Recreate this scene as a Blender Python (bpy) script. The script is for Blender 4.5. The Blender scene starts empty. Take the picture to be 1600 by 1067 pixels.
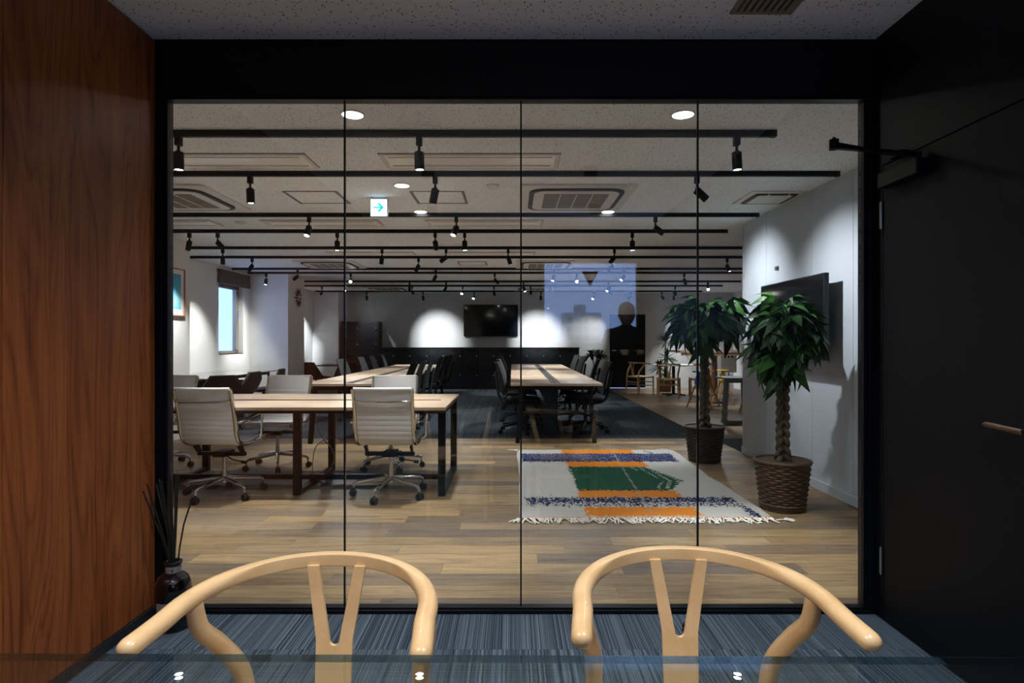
import bpy, math, random
from mathutils import Vector, Matrix, Quaternion
random.seed(7)
PI = math.pi
S = bpy.context.scene
COL = S.collection

# ------------------------------------------------------------------ camera, world, exposure
CAM_Z = 1.20
cam_d = bpy.data.cameras.new('camera'); cam = bpy.data.objects.new('camera', cam_d); COL.objects.link(cam)
cam_d.sensor_width = 36.0; cam_d.lens = 21.6; cam_d.clip_start = 0.02
cam.location = (0, 0, CAM_Z); cam.rotation_euler = (PI/2, 0, 0)
S.camera = cam
S.view_settings.view_transform = 'Standard'; S.view_settings.look = 'None'
S.view_settings.gamma = 1.0; S.view_settings.use_curve_mapping = False
S.view_settings.exposure = 2.0
W = bpy.data.worlds.new('dusk_sky'); S.world = W; W.use_nodes = True
wb = W.node_tree.nodes['Background']
wb.inputs[0].default_value = (0.33, 0.50, 1.0, 1); wb.inputs[1].default_value = 0.95

SPOT_W = 42.0        # track spotlights
DOWN_W = 15.0        # office downlights
MEET_W = 26.0        # meeting-room downlights

# ------------------------------------------------------------------ layout (metres; y is distance from the lens)
PART_Y = 2.704       # glass partition
CEIL = 2.46          # office ceiling
CEIL_M = 2.53        # meeting-room ceiling
RW = 2.49            # white wall with TV
LW = -4.87           # window wall
BACK = 15.85         # far wall

# ------------------------------------------------------------------ materials
def srgb(r, g, b):
    f = lambda c: (c/255.0/12.92) if c/255.0 <= 0.04045 else ((c/255.0+0.055)/1.055)**2.4
    return (f(r), f(g), f(b), 1)
class NT:
    def __init__(s, name):
        s.m = bpy.data.materials.new(name); s.m.use_nodes = True
        s.t = s.m.node_tree; s.t.nodes.clear()
        s.out = s.n('ShaderNodeOutputMaterial')
    def n(s, typ, **kw):
        nd = s.t.nodes.new(typ)
        for k, v in kw.items(): setattr(nd, k, v)
        return nd
    def l(s, a, b): s.t.links.new(a, b)
    def setin(s, nd, **kw):
        for k, v in kw.items(): nd.inputs[k.replace('_', ' ')].default_value = v
    def ramp(s, fac, stops, interp='LINEAR'):
        r = s.n('ShaderNodeValToRGB'); r.color_ramp.interpolation = interp
        e = r.color_ramp.elements
        while len(e) > 1: e.remove(e[-1])
        e[0].position = stops[0][0]; e[0].color = stops[0][1]
        for p, c in stops[1:]:
            x = e.new(p); x.color = c
        s.l(fac, r.inputs[0]); return r.outputs[0]
    def math(s, op, a, b=None):
        m = s.n('ShaderNodeMath', operation=op)
        for i, v in enumerate((a, b)):
            if v is None: continue
            if isinstance(v, (int, float)): m.inputs[i].default_value = v
            else: s.l(v, m.inputs[i])
        return m.outputs[0]
    def mix(s, fac, a, b, mode='MIX'):
        m = s.n('ShaderNodeMix', data_type='RGBA', blend_type=mode)
        for i, v in ((0, fac), (6, a), (7, b)):
            if isinstance(v, (int, float, tuple)): m.inputs[i].default_value = v
            else: s.l(v, m.inputs[i])
        return m.outputs[2]
    def coords(s, kind='Object', scale=(1, 1, 1), rnd=False):
        tc = s.n('ShaderNodeTexCoord'); mp = s.n('ShaderNodeMapping')
        mp.inputs['Scale'].default_value = scale
        s.l(tc.outputs[kind], mp.inputs[0])
        if rnd:
            oi = s.n('ShaderNodeObjectInfo'); cb = s.n('ShaderNodeCombineXYZ')
            a = s.math('MULTIPLY', oi.outputs['Random'], 37.0); b = s.math('MULTIPLY', oi.outputs['Random'], 91.0)
            s.l(a, cb.inputs[0]); s.l(b, cb.inputs[1]); s.l(a, cb.inputs[2]); s.l(cb.outputs[0], mp.inputs['Location'])
        return mp.outputs[0]
    def noise(s, vec, scale=5, detail=4, rough=0.5, dist=0.0):
        n = s.n('ShaderNodeTexNoise'); s.l(vec, n.inputs['Vector'])
        n.inputs['Scale'].default_value = scale; n.inputs['Detail'].default_value = detail
        n.inputs['Roughness'].default_value = rough; n.inputs['Distortion'].default_value = dist
        return n.outputs['Fac']
    def bump(s, h, strength=0.2, dist=0.002):
        b = s.n('ShaderNodeBump'); b.inputs['Strength'].default_value = strength; b.inputs['Distance'].default_value = dist
        s.l(h, b.inputs['Height']); return b.outputs[0]
    def bsdf(s, color, rough=0.5, metal=0.0, normal=None, coat=0.0, spec=0.5, trans=0.0):
        p = s.n('ShaderNodeBsdfPrincipled')
        if isinstance(color, tuple): p.inputs['Base Color'].default_value = color
        else: s.l(color, p.inputs['Base Color'])
        if isinstance(rough, (int, float)): p.inputs['Roughness'].default_value = rough
        else: s.l(rough, p.inputs['Roughness'])
        p.inputs['Metallic'].default_value = metal; p.inputs['Coat Weight'].default_value = coat
        p.inputs['Specular IOR Level'].default_value = spec; p.inputs['Transmission Weight'].default_value = trans
        if normal is not None: s.l(normal, p.inputs['Normal'])
        s.l(p.outputs[0], s.out.inputs[0]); return s.m
M = {}
def plain(name, col, rough=0.5, metal=0.0, var=0.06, coat=0.0, spec=0.5, nscale=9):
    t = NT(name); v = t.coords('Object'); n = t.noise(v, nscale, 3)
    lo = tuple(max(0, c*(1-var)) for c in col[:3])+(1,); hi = tuple(min(1, c*(1+var)) for c in col[:3])+(1,)
    M[name] = t.bsdf(t.ramp(n, [(0.3, lo), (0.7, hi)]), rough, metal, coat=coat, spec=spec); return M[name]
def emit(name, col, st):
    t = NT(name); e = t.n('ShaderNodeEmission'); e.inputs[0].default_value = col; e.inputs[1].default_value = st
    t.l(e.outputs[0], t.out.inputs[0]); M[name] = t.m
def glass(name, tint, refl=1.0, f0=0.042):
    t = NT(name); g = t.n('ShaderNodeNewGeometry')
    dp = t.n('ShaderNodeVectorMath', operation='DOT_PRODUCT'); t.l(g.outputs['Normal'], dp.inputs[0]); t.l(g.outputs['Incoming'], dp.inputs[1])
    c = t.math('ABSOLUTE', dp.outputs['Value']); k = t.math('POWER', t.math('SUBTRACT', 1.0, c), 5.0)
    fac = t.math('ADD', t.math('MULTIPLY', k, (1-f0)*refl), f0*refl)
    tr = t.n('ShaderNodeBsdfTransparent'); tr.inputs[0].default_value = tint
    gl = t.n('ShaderNodeBsdfGlossy'); gl.inputs['Roughness'].default_value = 0.0; gl.inputs['Color'].default_value = (1, 1, 1, 1)
    mx = t.n('ShaderNodeMixShader'); t.l(fac, mx.inputs[0]); t.l(tr.outputs[0], mx.inputs[1]); t.l(gl.outputs[0], mx.inputs[2])
    t.l(mx.outputs[0], t.out.inputs[0]); M[name] = t.m

# rock-wool ceiling with dark flecks
t = NT('rockwool_ceiling'); v = t.coords('Object', (1.5, 1, 1))
vo = t.n('ShaderNodeTexVoronoi'); t.l(v, vo.inputs['Vector']); vo.inputs['Scale'].default_value = 40
nz = t.noise(v, 90, 3); nz2 = t.noise(v, 7, 2)
d = t.math('ADD', vo.outputs['Distance'], t.math('MULTIPLY', t.math('SUBTRACT', nz, 0.5), 0.55))
fl = t.ramp(d, [(0.13, (0, 0, 0, 1)), (0.24, (1, 1, 1, 1))])
c = t.mix(fl, (0.13, 0.13, 0.13, 1), (0.85, 0.885, 0.93, 1))
c2 = t.mix(t.math('MULTIPLY', nz2, 0.25), c, (0.78, 0.80, 0.83, 1))
M['ceiling'] = t.bsdf(c2, 0.9, normal=t.bump(fl, 0.3, 0.003), spec=0.2)
# black wood laminate, vertical grain
t = NT('black_wood'); v = t.coords('Object', (14, 14, 0.7)); n = t.noise(v, 4, 5, 0.6, 0.6)
M['black_wood'] = t.bsdf(t.ramp(n, [(0.3, (0.0007, 0.0013, 0.0028, 1)), (0.60, (0.0018, 0.0034, 0.0066, 1)), (0.8, (0.0055, 0.0086, 0.0145, 1))]), 0.5, normal=t.bump(n, 0.25, 0.001), spec=0.22)
# reddish walnut wall panel
t = NT('walnut_panel'); v = t.coords('Object', (1, 1, 1), rnd=True)
mp = t.n('ShaderNodeMapping'); t.l(v, mp.inputs[0]); mp.inputs['Scale'].default_value = (3.2, 3.2, 0.42)
n1 = t.noise(mp.outputs[0], 1.6, 2, 0.45, 0.5)
tri = t.math('MULTIPLY', t.math('PINGPONG', t.math('MULTIPLY', n1, 13.0), 0.5), 2.0)
mp2 = t.n('ShaderNodeMapping'); t.l(v, mp2.inputs[0]); mp2.inputs['Scale'].default_value = (70, 70, 1.3)
n2 = t.noise(mp2.outputs[0], 3, 4, 0.65)
mp3 = t.n('ShaderNodeMapping'); t.l(v, mp3.inputs[0]); mp3.inputs['Scale'].default_value = (7, 7, 0.25)
n3 = t.noise(mp3.outputs[0], 2, 2, 0.5)
f = t.math('ADD', t.math('MULTIPLY', t.math('POWER', tri, 0.5), 0.20), t.math('ADD', t.math('MULTIPLY', n3, 0.45), t.math('MULTIPLY', n2, 0.48)))
c = t.ramp(f, [(0.28, (0.045, 0.011, 0.004, 1)), (0.42, (0.15, 0.038, 0.011, 1)), (0.58, (0.275, 0.077, 0.021, 1)), (0.80, (0.39, 0.128, 0.038, 1))])
M['walnut'] = t.bsdf(c, 0.42, normal=t.bump(n2, 0.12, 0.001), spec=0.25)
# floor planks
def plank_cols(t, rnd):
    return t.ramp(rnd, [(0.0, (0.38, 0.26, 0.135, 1)), (0.25, (0.245, 0.165, 0.088, 1)), (0.42, (0.14, 0.105, 0.08, 1)), (0.6, (0.31, 0.21, 0.105, 1)), (0.78, (0.175, 0.128, 0.09, 1)), (1.0, (0.41, 0.285, 0.15, 1))])
t = NT('oak_plank'); v = t.coords('Object', (1.3, 16, 16), rnd=True); n = t.noise(v, 2.6, 5, 0.62, 0.4)
oi = t.n('ShaderNodeObjectInfo'); base = plank_cols(t, oi.outputs['Random'])
kn = t.noise(t.coords('Object', (5, 22, 5), rnd=True), 1.2, 2)
g = t.ramp(n, [(0.28, (0.42, 0.40, 0.39, 1)), (0.5, (0.88, 0.88, 0.88, 1)), (0.72, (1.2, 1.17, 1.12, 1))])
g2 = t.ramp(kn, [(0.24, (0.6, 0.55, 0.5, 1)), (0.33, (1, 1, 1, 1))])
c = t.mix(1.0, t.mix(1.0, base, g, 'MULTIPLY'), g2, 'MULTIPLY')
M['plank'] = t.bsdf(c, 0.46, normal=t.bump(n, 0.1, 0.001), spec=0.4)
t = NT('oak_floor_far'); v = t.coords('Object', (1, 1, 1))
br = t.n('ShaderNodeTexBrick', offset=0.37); t.l(v, br.inputs['Vector'])
t.setin(br, Scale=1.0, Mortar_Size=0.002, Brick_Width=0.95, Row_Height=0.15, Bias=0.0)
br.inputs['Color1'].default_value = (0.36, 0.25, 0.14, 1); br.inputs['Color2'].default_value = (0.2, 0.15, 0.1, 1); br.inputs['Mortar'].default_value = (0.08, 0.06, 0.04, 1)
n = t.noise(t.coords('Object', (1.3, 16, 1)), 2.6, 5, 0.6)
M['oak_far'] = t.bsdf(t.mix(1.0, br.outputs['Color'], t.ramp(n, [(0.25, (0.6, 0.6, 0.6, 1)), (0.7, (1.1, 1.1, 1.1, 1))]), 'MULTIPLY'), 0.38)
# striped carpets
def carpet(name, c0, c1, c2, sc, seed=False):
    t = NT(name); v = t.coords('Object', (sc, 0.22, 1), rnd=seed); n = t.noise(v, 1.0, 2, 0.7)
    f = t.noise(t.coords('Object', (1, 1, 1)), 420, 2)
    k = t.math('ADD', t.math('MULTIPLY', n, 0.8), t.math('MULTIPLY', f, 0.25))
    M[name] = t.bsdf(t.ramp(k, [(0.36, c0), (0.5, c1), (0.66, c2)]), 0.95, normal=t.bump(k, 0.6, 0.004), spec=0.1)
carpet('carpet_blue', (0.014, 0.023, 0.035, 1), (0.056, 0.085, 0.118, 1), (0.19, 0.255, 0.325, 1), 250, True)
carpet('carpet_grey', (0.016, 0.021, 0.027, 1), (0.038, 0.048, 0.060, 1), (0.080, 0.098, 0.118, 1), 60)
# table and chair woods
def wood(name, cols, sc, rough=0.4, coat=0.0, dist=0.5):
    t = NT(name); v = t.coords('Object', sc, rnd=True); n = t.noise(v, 2.2, 5, 0.6, dist)
    M[name] = t.bsdf(t.ramp(n, [(0.25, cols[0]), (0.5, cols[1]), (0.75, cols[2])]), rough, coat=coat, normal=t.bump(n, 0.05, 0.0006))
wood('oak_top_x', [(0.28, 0.195, 0.13, 1), (0.37, 0.27, 0.185, 1), (0.44, 0.335, 0.24, 1)], (0.8, 22, 22), 0.42)
wood('oak_top_y', [(0.28, 0.195, 0.13, 1), (0.37, 0.27, 0.185, 1), (0.44, 0.335, 0.24, 1)], (5, 1.5, 22), 0.42)
wood('beech', [(0.58, 0.375, 0.185, 1), (0.68, 0.465, 0.245, 1), (0.75, 0.54, 0.31, 1)], (5, 5, 5), 0.30, 0.15, 0.2)
wood('oak_chair', [(0.24, 0.13, 0.05, 1), (0.32, 0.18, 0.075, 1), (0.4, 0.24, 0.1, 1)], (6, 6, 3), 0.4)
wood('walnut_trim', [(0.05, 0.02, 0.01, 1), (0.1, 0.045, 0.02, 1), (0.16, 0.07, 0.035, 1)], (6, 20, 20), 0.4)
wood('brown_wood', [(0.16, 0.10, 0.06, 1), (0.22, 0.14, 0.085, 1), (0.28, 0.19, 0.12, 1)], (3, 3, 12), 0.5)
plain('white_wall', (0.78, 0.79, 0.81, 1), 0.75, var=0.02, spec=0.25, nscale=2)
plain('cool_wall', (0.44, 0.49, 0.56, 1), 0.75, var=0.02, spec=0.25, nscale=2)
plain('warm_wall', (0.76, 0.745, 0.725, 1), 0.8, var=0.02, spec=0.2, nscale=2)
plain('grey_wall', (0.50, 0.505, 0.515, 1), 0.8, var=0.02, spec=0.2, nscale=2)
plain('black_paint', (0.0018, 0.002, 0.0032, 1), 0.5, var=0.15, spec=0.2)
plain('frame_black', (0.0025, 0.0040, 0.0078, 1), 0.4, var=0.1, spec=0.2)
plain('black_metal', (0.0035, 0.0045, 0.0068, 1), 0.45, var=0.1, spec=0.22)
plain('track_black', (0.004, 0.006, 0.0088, 1), 0.5, var=0.1, spec=0.22)
plain('black_plastic', (0.005, 0.006, 0.0075, 1), 0.5, var=0.15)
plain('mesh_black', (0.005, 0.006, 0.0075, 1), 0.8, var=0.3, nscale=200)
plain('mesh_grey', (0.016, 0.019, 0.023, 1), 0.8, var=0.3, nscale=200)
plain('chrome', (0.75, 0.75, 0.76, 1), 0.09, 1.0, var=0.02)
plain('alu', (0.66, 0.64, 0.61, 1), 0.14, 1.0, var=0.03)
plain('steel', (0.55, 0.56, 0.57, 1), 0.3, 1.0, var=0.03)
plain('white_leather', (0.80, 0.81, 0.82, 1), 0.42, var=0.02)
plain('grey_base', (0.03, 0.032, 0.035, 1), 0.5, var=0.1)
plain('baseboard_dark', (0.02, 0.022, 0.026, 1), 0.4, var=0.05)
plain('white_plastic', (0.68, 0.66, 0.63, 1), 0.5, var=0.02)
plain('light_pan', (0.94, 0.92, 0.88, 1), 0.3, var=0.03)
plain('grille_taupe', (0.24, 0.215, 0.18, 1), 0.7, var=0.05)
plain('slot_dark', (0.02, 0.02, 0.018, 1), 0.6, var=0.1)
plain('hatch_edge', (0.22, 0.22, 0.22, 1), 0.4, 0.6, var=0.05)
plain('locker', (0.004, 0.0048, 0.0075, 1), 0.4, var=0.1)
plain('screen', (0.004, 0.004, 0.005, 1), 0.08, var=0.1, spec=0.6)
plain('brown_fabric', (0.10, 0.05, 0.03, 1), 0.8, var=0.2, nscale=120)
plain('dark_shell', (0.008, 0.008, 0.0085, 1), 0.6, var=0.2)
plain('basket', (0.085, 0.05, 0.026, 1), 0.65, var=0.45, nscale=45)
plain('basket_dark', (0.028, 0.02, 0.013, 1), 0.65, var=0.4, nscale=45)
plain('terracotta', (0.42, 0.13, 0.05, 1), 0.7, var=0.1)
plain('soil', (0.03, 0.02, 0.013, 1), 0.95, var=0.4, nscale=80)
plain('trunk', (0.10, 0.085, 0.055, 1), 0.8, var=0.45, nscale=30)
plain('blue_paint', (0.012, 0.13, 0.55, 1), 0.4)
plain('orange_paint', (0.75, 0.16, 0.02, 1), 0.4)
plain('yellow_paint', (0.62, 0.43, 0.015, 1), 0.4)
plain('grey_metal', (0.16, 0.19, 0.215, 1), 0.45, var=0.05)
plain('white_top', (0.75, 0.76, 0.78, 1), 0.35, var=0.01)
plain('bottle_black', (0.003, 0.003, 0.004, 1), 0.05, var=0.1, coat=0.6)
plain('label_grey', (0.20, 0.20, 0.21, 1), 0.6, var=0.05)
plain('label_ink', (0.02, 0.02, 0.03, 1), 0.6)
plain('window_brown', (0.22, 0.195, 0.165, 1), 0.5, 0.2, var=0.06)
plain('shade_brown', (0.11, 0.075, 0.055, 1), 0.9, var=0.35, nscale=25)
plain('picture_wood', (0.30, 0.13, 0.06, 1), 0.5)
plain('paper', (0.80, 0.80, 0.79, 1), 0.6, var=0.01)
plain('cord_black', (0.01, 0.01, 0.01, 1), 0.5)
plain('cable_grey', (0.22, 0.23, 0.23, 1), 0.5)
plain('paper_cord', (0.62, 0.47, 0.28, 1), 0.8, var=0.2, nscale=120)
plain('fringe', (0.72, 0.69, 0.62, 1), 0.9, var=0.12, nscale=40)
plain('concrete_out', (0.42, 0.40, 0.38, 1), 0.9, var=0.1)
plain('gold', (0.7, 0.5, 0.2, 1), 0.3, 1.0)
plain('pot_red', (0.10, 0.035, 0.025, 1), 0.5)
plain('sign_case', (0.55, 0.62, 0.68, 1), 0.4)
plain('sticker_red', (0.55, 0.12, 0.05, 1), 0.7)
def leafmat(name, c0, c1, rough=0.48):
    t = NT(name); n = t.noise(t.coords('Object', (1, 1, 1), rnd=True), 14, 3); oi = t.n('ShaderNodeObjectInfo')
    k = t.math('ADD', t.math('MULTIPLY', n, 0.6), t.math('MULTIPLY', oi.outputs['Random'], 0.4))
    M[name] = t.bsdf(t.ramp(k, [(0.25, c0), (0.75, c1)]), rough, spec=0.3)
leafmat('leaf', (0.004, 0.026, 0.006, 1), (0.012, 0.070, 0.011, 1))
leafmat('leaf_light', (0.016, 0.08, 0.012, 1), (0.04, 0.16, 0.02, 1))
leafmat('leaf_blue', (0.015, 0.05, 0.03, 1), (0.035, 0.10, 0.05, 1))
leafmat('leaf_dark', (0.008, 0.025, 0.018, 1), (0.02, 0.055, 0.035, 1))
glass('pane_glass', (0.965, 0.985, 0.985, 1), 1.0, 0.045)
glass('table_glass', (0.90, 0.95, 0.95, 1), 1.0, 0.05)
glass('glass_edge', (0.62, 0.74, 0.76, 1), 1.0, 0.30)
glass('window_glass', (0.96, 0.985, 1.0, 1))
glass('desk_glass', (0.35, 0.37, 0.40, 1), 1.0, 0.10)
emit('lens', (1.0, 0.93, 0.84, 1), 12.0)
emit('lens_down', (1.0, 0.94, 0.86, 1), 8.0)
emit('sign_white', (0.74, 0.92, 1.0, 1), 0.7)
emit('sign_green', (0.01, 0.75, 0.70, 1), 0.30)
# blue seascape print
t = NT('art_print'); v = t.coords('Object', (1, 1, 1)); sx = t.n('ShaderNodeSeparateXYZ'); t.l(v, sx.inputs[0])
n = t.noise(v, 9, 4)
zz = t.math('ADD', t.math('MULTIPLY', sx.outputs[2], 1.6), t.math('ADD', t.math('MULTIPLY', n, 0.35), 0.35))
M['art'] = t.bsdf(t.ramp(zz, [(0.1, (0.03, 0.35, 0.5, 1)), (0.35, (0.35, 0.68, 0.75, 1)), (0.6, (0.06, 0.45, 0.65, 1)), (0.9, (0.03, 0.28, 0.55, 1))]), 0.6)
# rug: woven colours come from a colour attribute laid out in the weave
t = NT('rug_weave'); at = t.n('ShaderNodeVertexColor', layer_name='weave'); n = t.noise(t.coords('Object', (60, 240, 1)), 2.0, 3)
M['rug'] = t.bsdf(t.mix(1.0, at.outputs[0], t.ramp(n, [(0.25, (0.72, 0.72, 0.72, 1)), (0.7, (1.1, 1.1, 1.1, 1))]), 'MULTIPLY'), 0.95, normal=t.bump(n, 0.6, 0.004), spec=0.1)
# ribbed cladding outside
t = NT('cladding'); wv = t.n('ShaderNodeTexWave', bands_direction='Y'); t.l(t.coords('Object'), wv.inputs['Vector']); wv.inputs['Scale'].default_value = 2.2
M['cladding'] = t.bsdf(t.ramp(wv.outputs['Fac'], [(0.2, (0.70, 0.78, 0.82, 1)), (0.8, (0.86, 0.92, 0.95, 1))]), 0.8)

# ------------------------------------------------------------------ mesh helper
def frame_for(d):
    d = d.normalized(); up = Vector((0, 0, 1)) if abs(d.z) < 0.95 else Vector((1, 0, 0))
    a = d.cross(up).normalized(); b = a.cross(d).normalized(); return a, b
class MB:
    def __init__(s): s.v = []; s.f = []; s.sm = []; s.mi = []; s.cur = 0
    def add(s, vs, fs, smooth=False):
        o = len(s.v); s.v += [tuple(x) for x in vs]
        for q in fs: s.f.append(tuple(i+o for i in q)); s.sm.append(smooth); s.mi.append(s.cur)
        return s
    def box(s, x0, x1, y0, y1, z0, z1, mat=None):
        vs = [Vector((x, y, z)) for z in (z0, z1) for y in (y0, y1) for x in (x0, x1)]
        if mat is not None: vs = [mat @ q for q in vs]
        return s.add(vs, [(0, 2, 3, 1), (4, 5, 7, 6), (0, 1, 5, 4), (2, 6, 7, 3), (0, 4, 6, 2), (1, 3, 7, 5)])
    def cbox(s, c, sx, sy, sz, mat=None):
        return s.box(c[0]-sx/2, c[0]+sx/2, c[1]-sy/2, c[1]+sy/2, c[2]-sz/2, c[2]+sz/2, mat)
    def bar(s, p0, p1, w, h, up=Vector((0, 0, 1))):
        p0 = Vector(p0); p1 = Vector(p1); d = (p1-p0).normalized()
        if abs(d.dot(up)) > 0.97: up = Vector((0, 1, 0))
        a = d.cross(up).normalized(); b = a.cross(d)
        vs = [p+a*sa*w/2+b*sb*h/2 for p in (p0, p1) for sb in (-1, 1) for sa in (-1, 1)]
        return s.add(vs, [(0, 2, 3, 1), (4, 5, 7, 6), (0, 1, 5, 4), (2, 6, 7, 3), (0, 4, 6, 2), (1, 3, 7, 5)])
    def cyl(s, p0, p1, r0, r1=None, n=12, caps=True, smooth=True):
        r1 = r0 if r1 is None else r1; p0 = Vector(p0); p1 = Vector(p1); a, b = frame_for(p1-p0)
        vs = [p+(a*math.cos(2*PI*i/n)+b*math.sin(2*PI*i/n))*r for p, r in ((p0, r0), (p1, r1)) for i in range(n)]
        s.add(vs, [(i, (i+1) % n, n+(i+1) % n, n+i) for i in range(n)], smooth)
        if caps: s.add(vs[:n], [tuple(range(n-1, -1, -1))]); s.add(vs[n:], [tuple(range(n))])
        return s
    def tube(s, pts, radii, n=8, smooth=True, closed=False):
        pts = [Vector(p) for p in pts]; m = len(pts)
        if isinstance(radii, (int, float)): radii = [radii]*m
        tg = []
        for i in range(m):
            if closed: dlt = pts[(i+1) % m]-pts[i-1]
            else: dlt = pts[min(i+1, m-1)]-pts[max(i-1, 0)]
            tg.append(dlt.normalized())
        a, b = frame_for(tg[0]); vs = []
        for i in range(m):
            if i:
                q = tg[i-1].rotation_difference(tg[i]); a = q @ a; b = q @ b
            for k in range(n): vs.append(pts[i]+(a*math.cos(2*PI*k/n)+b*math.sin(2*PI*k/n))*radii[i])
        rng = m if closed else m-1
        fs = [(i*n+k, i*n+(k+1) % n, ((i+1) % m)*n+(k+1) % n, ((i+1) % m)*n+k) for i in range(rng) for k in range(n)]
        s.add(vs, fs, smooth)
        if not closed: s.add(vs[:n], [tuple(range(n-1, -1, -1))]); s.add(vs[-n:], [tuple(range(n))])
        return s
    def sweep(s, rings, smooth=True, caps=True, closed=False):
        n = len(rings[0]); m = len(rings); vs = [p for r in rings for p in r]
        rng = m if closed else m-1
        s.add(vs, [(i*n+k, i*n+(k+1) % n, ((i+1) % m)*n+(k+1) % n, ((i+1) % m)*n+k) for i in range(rng) for k in range(n)], smooth)
        if caps and not closed: s.add(rings[0], [tuple(range(n-1, -1, -1))]); s.add(rings[-1], [tuple(range(n))])
        return s
    def lathe(s, prof, n=24, c=(0, 0, 0), smooth=True, fn=None):
        vs = []
        for j, (r, z) in enumerate(prof):
            for i in range(n):
                rr = r+(fn(i, j) if fn else 0); an = 2*PI*i/n
                vs.append((c[0]+rr*math.cos(an), c[1]+rr*math.sin(an), c[2]+z))
        m = len(prof)
        s.add(vs, [(j*n+i, j*n+(i+1) % n, (j+1)*n+(i+1) % n, (j+1)*n+i) for j in range(m-1) for i in range(n)], smooth)
        if prof[0][0] > 1e-4: s.add(vs[:n], [tuple(range(n-1, -1, -1))])
        if prof[-1][0] > 1e-4: s.add(vs[-n:], [tuple(range(n))])
        return s
    def prism(s, poly, z0, z1, mat=None):
        n = len(poly); vs = [Vector((x, y, z)) for z in (z0, z1) for x, y in poly]
        if mat is not None: vs = [mat @ q for q in vs]
        s.add(vs, [(i, (i+1) % n, n+(i+1) % n, n+i) for i in range(n)])
        s.add(vs[:n], [tuple(range(n-1, -1, -1))]); s.add(vs[n:], [tuple(range(n))]); return s
    def ringprism(s, outer, inner, z0, z1, mat=None):
        n = len(outer); vs = [Vector((x, y, z)) for z in (z0, z1) for P in (outer, inner) for x, y in P]
        if mat is not None: vs = [mat @ q for q in vs]
        fs = []
        for i in range(n):
            j = (i+1) % n
            fs += [(i, j, 2*n+j, 2*n+i), (n+j, n+i, 3*n+i, 3*n+j), (2*n+i, 2*n+j, 3*n+j, 3*n+i), (j, i, n+i, n+j)]
        return s.add(vs, fs)
    def sphere(s, c, r, n=12, m=8, sc=(1, 1, 1)):
        vs = [(c[0], c[1], c[2]+r*sc[2])]
        for j in range(1, m):
            ph = PI*j/m
            for i in range(n): vs.append((c[0]+r*sc[0]*math.sin(ph)*math.cos(2*PI*i/n), c[1]+r*sc[1]*math.sin(ph)*math.sin(2*PI*i/n), c[2]+r*sc[2]*math.cos(ph)))
        vs.append((c[0], c[1], c[2]-r*sc[2])); L = len(vs)-1
        fs = [(0, 1+i, 1+(i+1) % n) for i in range(n)]
        for j in range(m-2):
            for i in range(n): fs.append((1+j*n+i, 1+(j+1)*n+i, 1+(j+1)*n+(i+1) % n, 1+j*n+(i+1) % n))
        fs += [(L, 1+(m-2)*n+(i+1) % n, 1+(m-2)*n+i) for i in range(n)]
        return s.add(vs, fs, True)
    def mesh(s, name, mats):
        me = bpy.data.meshes.new(name); me.from_pydata(s.v, [], s.f)
        for m in (mats if isinstance(mats, (list, tuple)) else [mats]): me.materials.append(M[m])
        me.polygons.foreach_set('use_smooth', s.sm); me.polygons.foreach_set('material_index', s.mi); me.update()
        return me
    def build(s, name, mats, parent=None, loc=None, bevel=0.0, seg=2, label=None):
        return obj(name, s.mesh(name, mats), parent, loc, bevel, seg, label)
def obj(name, me, parent=None, loc=None, bevel=0.0, seg=2, label=None):
    o = bpy.data.objects.new(name, me); COL.objects.link(o)
    if parent is not None: o.parent = parent
    if loc is not None: o.location = loc
    if bevel:
        b = o.modifiers.new('bevel', 'BEVEL'); b.width = bevel; b.segments = seg; b.limit_method = 'ANGLE'; b.angle_limit = 0.7
    if label: o['label'] = label
    return o
def thing(name, label, cat, loc=(0, 0, 0), rz=0.0, group=None):
    o = bpy.data.objects.new(name, None); COL.objects.link(o); o.empty_display_size = 0.1
    o.location = loc; o.rotation_euler = (0, 0, rz)
    return tag(o, label, cat, group)
def tag(o, label, cat, group=None):
    o['label'] = label; o['category'] = cat
    if group: o['group'] = group
    return o
def struct(o, label=None, cat=None):
    o['kind'] = 'structure'
    if label: o['label'] = label
    if cat: o['category'] = cat
    return o
def dup(root, loc, rz, label, group=None):
    def cp(o, par):
        c = o.copy(); COL.objects.link(c); c.parent = par
        for ch in list(o.children): cp(ch, c)
        return c
    r = cp(root, None); r.location = loc; r.rotation_euler = (0, 0, rz); r['label'] = label
    if group: r['group'] = group
    return r
ORD = ['zeroth', 'first', 'second', 'third', 'fourth', 'fifth', 'sixth', 'seventh', 'eighth', 'ninth', 'tenth', 'eleventh', 'twelfth']
def rrect(w, h, r, n=5, cx=0, cy=0):
    P = []
    for (sx, sy, a0) in ((1, 1, 0), (-1, 1, PI/2), (-1, -1, PI), (1, -1, 1.5*PI)):
        for k in range(n+1):
            a = a0+PI/2*k/n; P.append((cx+sx*(w/2-r)+r*math.cos(a), cy+sy*(h/2-r)+r*math.sin(a)))
    return P
def smooth_path(ctrl, n=8):
    P = [Vector(c) for c in ctrl]; out = []
    for i in range(len(P)-1):
        p0 = P[max(i-1, 0)]; p1 = P[i]; p2 = P[i+1]; p3 = P[min(i+2, len(P)-1)]
        for k in range(n):
            t_ = k/n
            out.append(0.5*((2*p1)+(p2-p0)*t_+(2*p0-5*p1+4*p2-p3)*t_**2+(3*p1-p0-3*p2+p3)*t_**3))
    out.append(P[-1]); return out

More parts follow.
